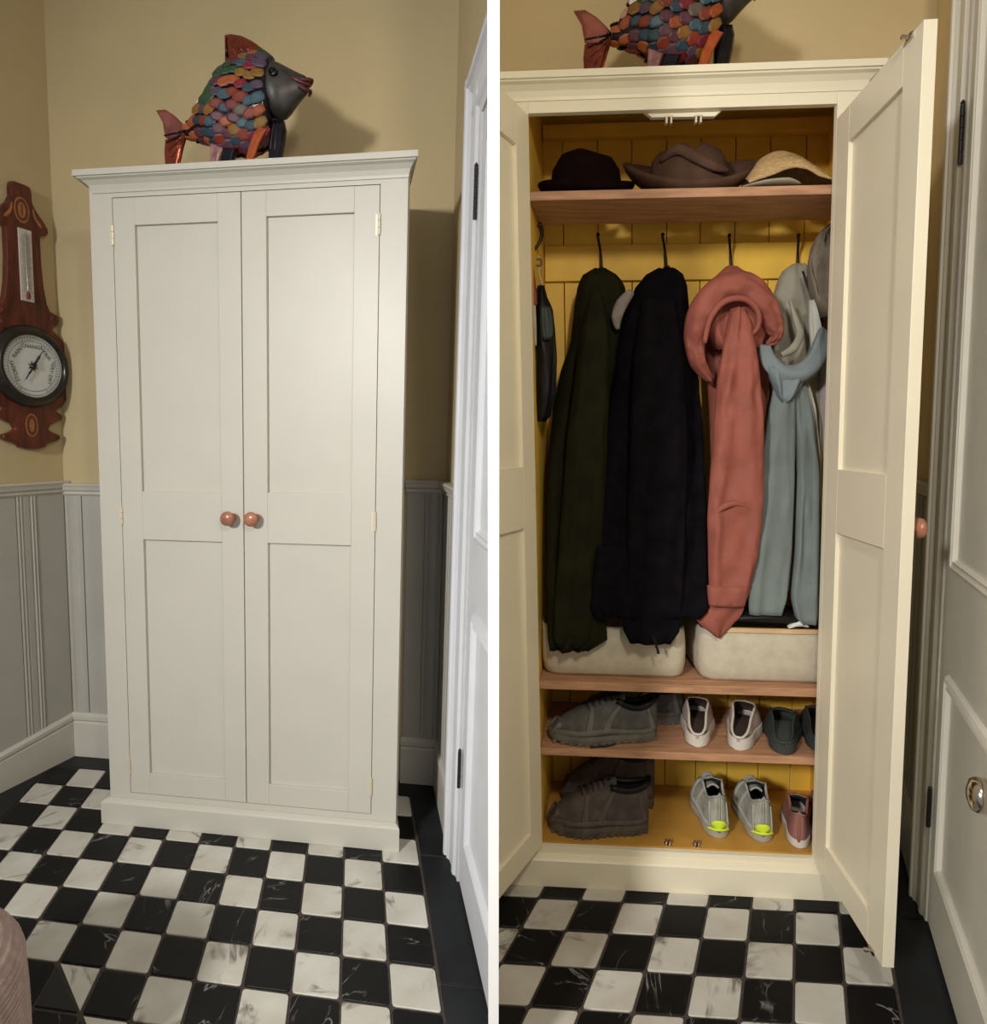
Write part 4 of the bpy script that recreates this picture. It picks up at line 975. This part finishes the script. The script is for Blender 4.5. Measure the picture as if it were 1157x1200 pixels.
    fin('belly_fin', [(478, 700), (500, 712), (545, 735), (530, 785), (515, 815), (470, 815), (478, 760)], mat('striped_fin', (.40, .20, .19), .2, .4, var=.5, scale=45), -.030, .008)
    fin('belly_fin', [(545, 735), (625, 735), (610, 775), (595, 815), (530, 815), (535, 775)], DKM, -.030, .012)
    fin('pectoral_fin', [(760, 640), (798, 655), (760, 730), (720, 815), (680, 815), (705, 745), (735, 670)], mat('orange_glaze', (.46, .10, .03), .2, .4, var=.3, scale=30), -.055, .007)
    fin('pectoral_fin', [(800, 570), (855, 570), (866, 620), (858, 690), (830, 815), (772, 815), (778, 700), (785, 630)], DKM, -.01, .016)
    for k in range(2):
        a = z_(815+k*20, 590); b = z_(790+k*22, 760)
        build('fin_rib', MB().sweep([fn(a[0], -.026, a[1]), fn(b[0]+.006, -.026, (a[1]+b[1])/2), fn(b[0], -.022, b[1])], .003, n=6), DKM, room, f, smooth=True)
    # scales: every one its own piece
    def scale_mesh(m):
        pr = [(0, -.62), (.42, -.5), (.52, 0), (.40, .42), (0, .58), (-.40, .42), (-.52, 0), (-.42, -.5)]
        w_, h_ = .0285, .038
        R_ = [[(x*w_*s, o, z*h_*s) for x, z in pr] for s, o in ((1, .002), (1, -.0015), (.7, -.0038))]
        mb = MB().rings(R_); me = bpy.data.meshes.new('scale')
        me.from_pydata(mb.v, [], mb.f); me.materials.append(m); me.update(); return me
    SMESH = [scale_mesh(m) for m in SM] + [scale_mesh(SCW), scale_mesh(SCP)]
    rnd = random.Random(11)
    col = 0; x = x0 + .008
    while x < z_(762, 0)[0]:
        cz, rz = prof(x); th = thk(x)
        step = .0295; na = max(1, int(pi*((rz+th)/2)*1.0/step))
        for side_ in (-1, 1):
            for j in range(na+1):
                a = -pi/2*.86 + (pi*.90)*((j + (.5 if col % 2 else 0))/max(1, na))
                if a > pi/2: continue
                ny, nz_ = -side_*-1*cos(a), sin(a)
                y = side_*th*cos(a); z = cz + rz*sin(a)
                if x > z_(700, 0)[0] and z > cz and False: continue
                nrm = Vector((0, side_*cos(a)/th, sin(a)/rz)).normalized()
                e = .004; c2, r2 = prof(x+.01); t2 = thk(x+.01)
                tang = Vector((.01, side_*(t2-th)*cos(a), (c2-cz) + (r2-rz)*sin(a))).normalized()
                nrm = (nrm - tang*nrm.dot(tang)).normalized()
                # local axes: -y of the scale outwards, z of the scale along the fish (tips towards the tail)
                Y = -nrm; Z = -tang; X = Y.cross(Z).normalized()
                p = fn(x, y, z); Wp = room.w(p) + room.lin(nrm)*.003
                Rm = Matrix((room.lin(X), room.lin(Y), room.lin(Z))).transposed().to_4x4()
                Rm = Matrix(Rm.to_3x3()).to_4x4()
                idx = rnd.randrange(len(SM))
                if side_ == -1 and abs(x - z_(425, 0)[0]) < .011 and abs(z - z_(0, 510)[1]) < .013: idx = len(SM)
                if side_ == -1 and abs(x - z_(382, 0)[0]) < .009 and z > cz - .005 and abs(z - z_(0, 565)[1]) < .013: idx = len(SM)+1
                o = bpy.data.objects.new('scale', SMESH[idx]); C.objects.link(o); o.parent = f
                q = Rm.to_quaternion() @ Matrix.Rotation(rnd.uniform(-.15, .15), 3, 'Y').to_quaternion() @ Matrix.Rotation(.16, 3, 'X').to_quaternion()
                o.rotation_mode = 'QUATERNION'; o.rotation_quaternion = q
                s_ = rnd.uniform(.86, 1.14)*(0.62 if rz < .03 else .82 if rz < .05 else 1); o.scale = (s_, s_, s_)
                o.location = Wp - LOC[f.name]
        x += .0265; col += 1
    return f
fish(A, (ORIG[0], FD, ORIG[2]), 'metal fish sculpture with multicoloured scales standing on top of the closed cupboard')
qb = B.at(687, 78, FD); qa = A.at(196, 186, FD)
fish(B, (qb[0] - (qa[0]-ORIG[0]), FD, TOPB + GAP), 'metal fish sculpture with multicoloured scales standing on top of the open cupboard')

# ------------------------------------------------------------------ barometer on the left wall
BS = 0.140
bar = thing('barometer', 'mahogany banjo barometer with inlay and a white dial hanging on the left wall', 'barometer', A, LW(BS, 1.34, .0))
half = [(2.325, .022), (2.322, .036), (2.300, .040), (2.270, .040), (2.245, .052), (2.215, .080), (2.190, .098), (2.172, .100), (2.160, .088), (2.152, .066), (2.05, .066), (1.96, .072), (1.90, .082), (1.875, .094), (1.868, .112), (1.850, .128), (1.830, .126), (1.818, .108)]
th0 = math.asin((1.806-1.645)/.190)
circ = [(1.645 + .188*sin(th0*(1-k/9) - th0*k/9*1.0), .188*cos(th0*(1-k/9) - th0*k/9)) for k in range(10)]
low = [(1.478, .112), (1.468, .128), (1.452, .124), (1.442, .104), (1.428, .074), (1.410, .064), (1.398, .084), (1.388, .112), (1.372, .114), (1.362, .094), (1.352, .060), (1.340, .050), (1.333, .022)]
H_ = half + circ + low
poly = [(BS - w_, z) for z, w_ in H_] + [(BS + w_, z) for z, w_ in H_[::-1]]
o = build('back_plate', MB().prism(poly, lambda a, z: LW(a, z, .001), lambda a, z: LW(a, z, .028)), MAHOG, A, bar, bevel=.006, seg=3)
nW = np.array(LW(0, 0, 1)) - np.array(LW(0, 0, 0))
c0 = LW(BS+.003, 1.650, .028)
build('bezel', MB().lathe([(.153, 0), (.155, .010), (.148, .018), (.142, .020), (.136, .032), (.126, .037), (.119, .032), (.1175, .022), (.1175, .0)], c0, nW, 56, False, False), BEZEL, A, bar, smooth=True)
dial = build('dial', MB().lathe([(.1185, .001), (.1185, .018), (.001, .0185)], c0, nW, 48), DIAL, A, bar)
def DL(x, z, o=0.0): return LW(BS+.003 - x, 1.650 + z, .0475 + o)
mb = MB()
for k in range(50):
    a = rad(-150 + 300*k/49); r0, r1 = (.100, .108) if k % 7 else (.096, .110)
    e = .0008; ca, sa = sin(a), cos(a)
    mb.add([DL(ca*r0 - sa*e, sa*r0 + ca*e), DL(ca*r1 - sa*e, sa*r1 + ca*e), DL(ca*r1 + sa*e, sa*r1 - ca*e), DL(ca*r0 + sa*e, sa*r0 - ca*e)], [(0, 1, 2, 3)])
for r_ in (.095, .110):
    R = [[DL(sin(2*pi*k/60)*r, cos(2*pi*k/60)*r) for k in range(60)] for r in (r_-.0007, r_+.0007)]
    mb.rings(R, False, False)
build('graduations', mb, INK, A, dial)
def text_mb(txt, size, place, mb):
    cu = bpy.data.curves.new('t', 'FONT'); cu.body = txt; cu.size = size; cu.align_x = 'CENTER'; cu.align_y = 'CENTER'
    ob = bpy.data.objects.new('t', cu); C.objects.link(ob); dg = bpy.context.evaluated_depsgraph_get()
    me = ob.evaluated_get(dg).to_mesh()
    mb.add([place(v.co.x, v.co.y) for v in me.vertices], [tuple(p.vertices) for p in me.polygons])
    ob.evaluated_get(dg).to_mesh_clear(); bpy.data.objects.remove(ob); bpy.data.curves.remove(cu)
mb = MB()
for txt, deg in (('STORMY', -108), ('RAIN', -52), ('CHANGE', 0), ('FAIR', 50), ('VERY DRY', 104)):
    a = rad(deg); r = .074
    text_mb(txt, .021, lambda x, y, a=a, r=r: DL((r+y)*sin(a) + x*cos(a), (r+y)*cos(a) - x*sin(a), .0006), mb)
build('dial_lettering', mb, INK, A, dial)
def hand(deg, L0, L1, w, m, name, o_):
    a = rad(deg); f_ = lambda x, y, o: DL(y*sin(a) + x*cos(a), y*cos(a) - x*sin(a), o)
    pl = [(-w*.4, -L0), (0, -L0*.9), (w*.4, -L0), (w*.5, 0), (w, L1*.45), (w*.35, L1*.55), (0, L1), (-w*.35, L1*.55), (-w, L1*.45), (-w*.5, 0)]
    build(name, MB().prism(pl, lambda x, y: f_(x, y, o_), lambda x, y: f_(x, y, o_+.0014)), m, A, dial)
hand(32, .062, .096, .005, INK, 'pointer', .003); hand(215, .025, .075, .0035, BEZEL, 'set_hand', .006)
build('hub', MB().lathe([(.012, 0), (.012, .004), (.006, .010), (.001, .011)], DL(0, 0), nW, 20), BEZEL, A, dial, smooth=True)
star = [((.022 if k % 2 else .010)*sin(pi*k/8), (.022 if k % 2 else .010)*cos(pi*k/8)) for k in range(16)]
build('star', MB().prism(star, lambda x, y: DL(x, y, .0005), lambda x, y: DL(x, y, .0015)), INK, A, dial)
mb = wbox(LW, BS-.026, BS+.024, 1.895, 2.160, .028, .033)
tp = build('thermometer', mb, SILVER, A, bar, bevel=.001)
mb = MB()
for k in range(34):
    z = 1.930 + .205*k/33; w_ = .009 if k % 5 else .014
    for s in (-1, 1):
        a0_, a1_ = sorted((BS-.001 + s*.0055, BS-.001 + s*(.0055+w_)))
        mb.add([LW(a0_, z, .0334), LW(a1_, z, .0334), LW(a1_, z+.0013, .0334), LW(a0_, z+.0013, .0334)], [(0, 1, 2, 3)])
build('scale_marks', mb, INK, A, tp)
build('glass_tube', MB().sweep([LW(BS, 1.915, .036), LW(BS, 2.03, .036), LW(BS, 2.145, .036)], .003, n=8), mat('tube_glass', (.25, .24, .22), .1), A, tp, smooth=True)
build('bulb', MB().sweep([LW(BS, 1.903, .037), LW(BS, 1.915, .038), LW(BS, 1.930, .037)], [.005, .007, .004], n=10), REDST, A, tp, smooth=True)
def oval(z, rx, rz, m, off, name):
    pl = [(rx*cos(2*pi*k/28)*(1 if abs(cos(2*pi*k/28)) < .9 else .97), rz*sin(2*pi*k/28)) for k in range(28)]
    build(name, MB().prism(pl, lambda x, y: LW(BS+.004+x, z+y, .0275), lambda x, y: LW(BS+.004+x, z+y, .0275+off)), m, A, bar)
oval(2.228, .030, .046, INLAY, .0010, 'inlay'); oval(2.228, .025, .040, INLAY2, .0014, 'inlay'); oval(2.228, .015, .028, INLAY, .0018, 'inlay'); oval(2.228, .003, .024, INLAY2, .0022, 'inlay')
oval(1.425, .026, .045, INLAY, .0010, 'inlay'); oval(1.425, .021, .039, INLAY2, .0014, 'inlay'); oval(1.425, .010, .026, INLAY, .0018, 'inlay')
for s in (-1, 1):
    build('inlay', MB().sweep([LW(BS+s*.040, 2.245, .0285), LW(BS+s*.046, 2.215, .0285), LW(BS+s*.062, 2.195, .0285), LW(BS+s*.070, 2.185, .0285)], [.002, .005, .006, .002], .001, n=8, side=tuple(nW)), INLAY, A, bar)
    build('scroll', MB().lathe([(.018, 0), (.018, .004), (.012, .006), (.010, .003), (.004, .003), (.001, .006)], LW(BS+s*.108, 1.848, .027), nW, 18), MAHOG, A, bar, smooth=True)

# ------------------------------------------------------------------ ribbed pouffe at the lower left
PINKB = mat('pink_beige_corduroy', (.34, .25, .225), .95, var=.2, scale=40, bump=.4, bscale=250)
pc = (0.088, -1.02); pr = .272; ph = .405
pf = thing('pouffe', 'round pink-beige corduroy pouffe cut off by the lower left corner of the picture', 'pouffe', A, (pc[0], pc[1], 0))
prof = []
nr = 30
for k in range(nr*4+1):
    z = .02 + (ph-.02)*k/(nr*4); t = z/ph
    r = pr*(1 - .04*(2*t-1)**2)
    if t > .80: r = pr*.99*(math.sqrt(max(0, 1-((t-.80)/.20)**2.2))*.42 + .58)
    prof.append((r + .0048*abs(sin(pi*k/4)), z))
prof += [(pr*.50, ph+.002), (pr*.25, ph+.008), (.012, ph+.006), (.001, ph)]
build('cover', MB().lathe([(pr*.9, .001)] + prof, (pc[0], pc[1], 0), (0, 0, 1), 72), PINKB, A, pf, smooth=True)
build('button', MB().lathe([(.001, -.002), (.016, 0), (.016, .006), (.008, .011), (.001, .012)], (pc[0], pc[1], ph+.002), (0, 0, 1), 20), PINKB, A, pf, smooth=True)
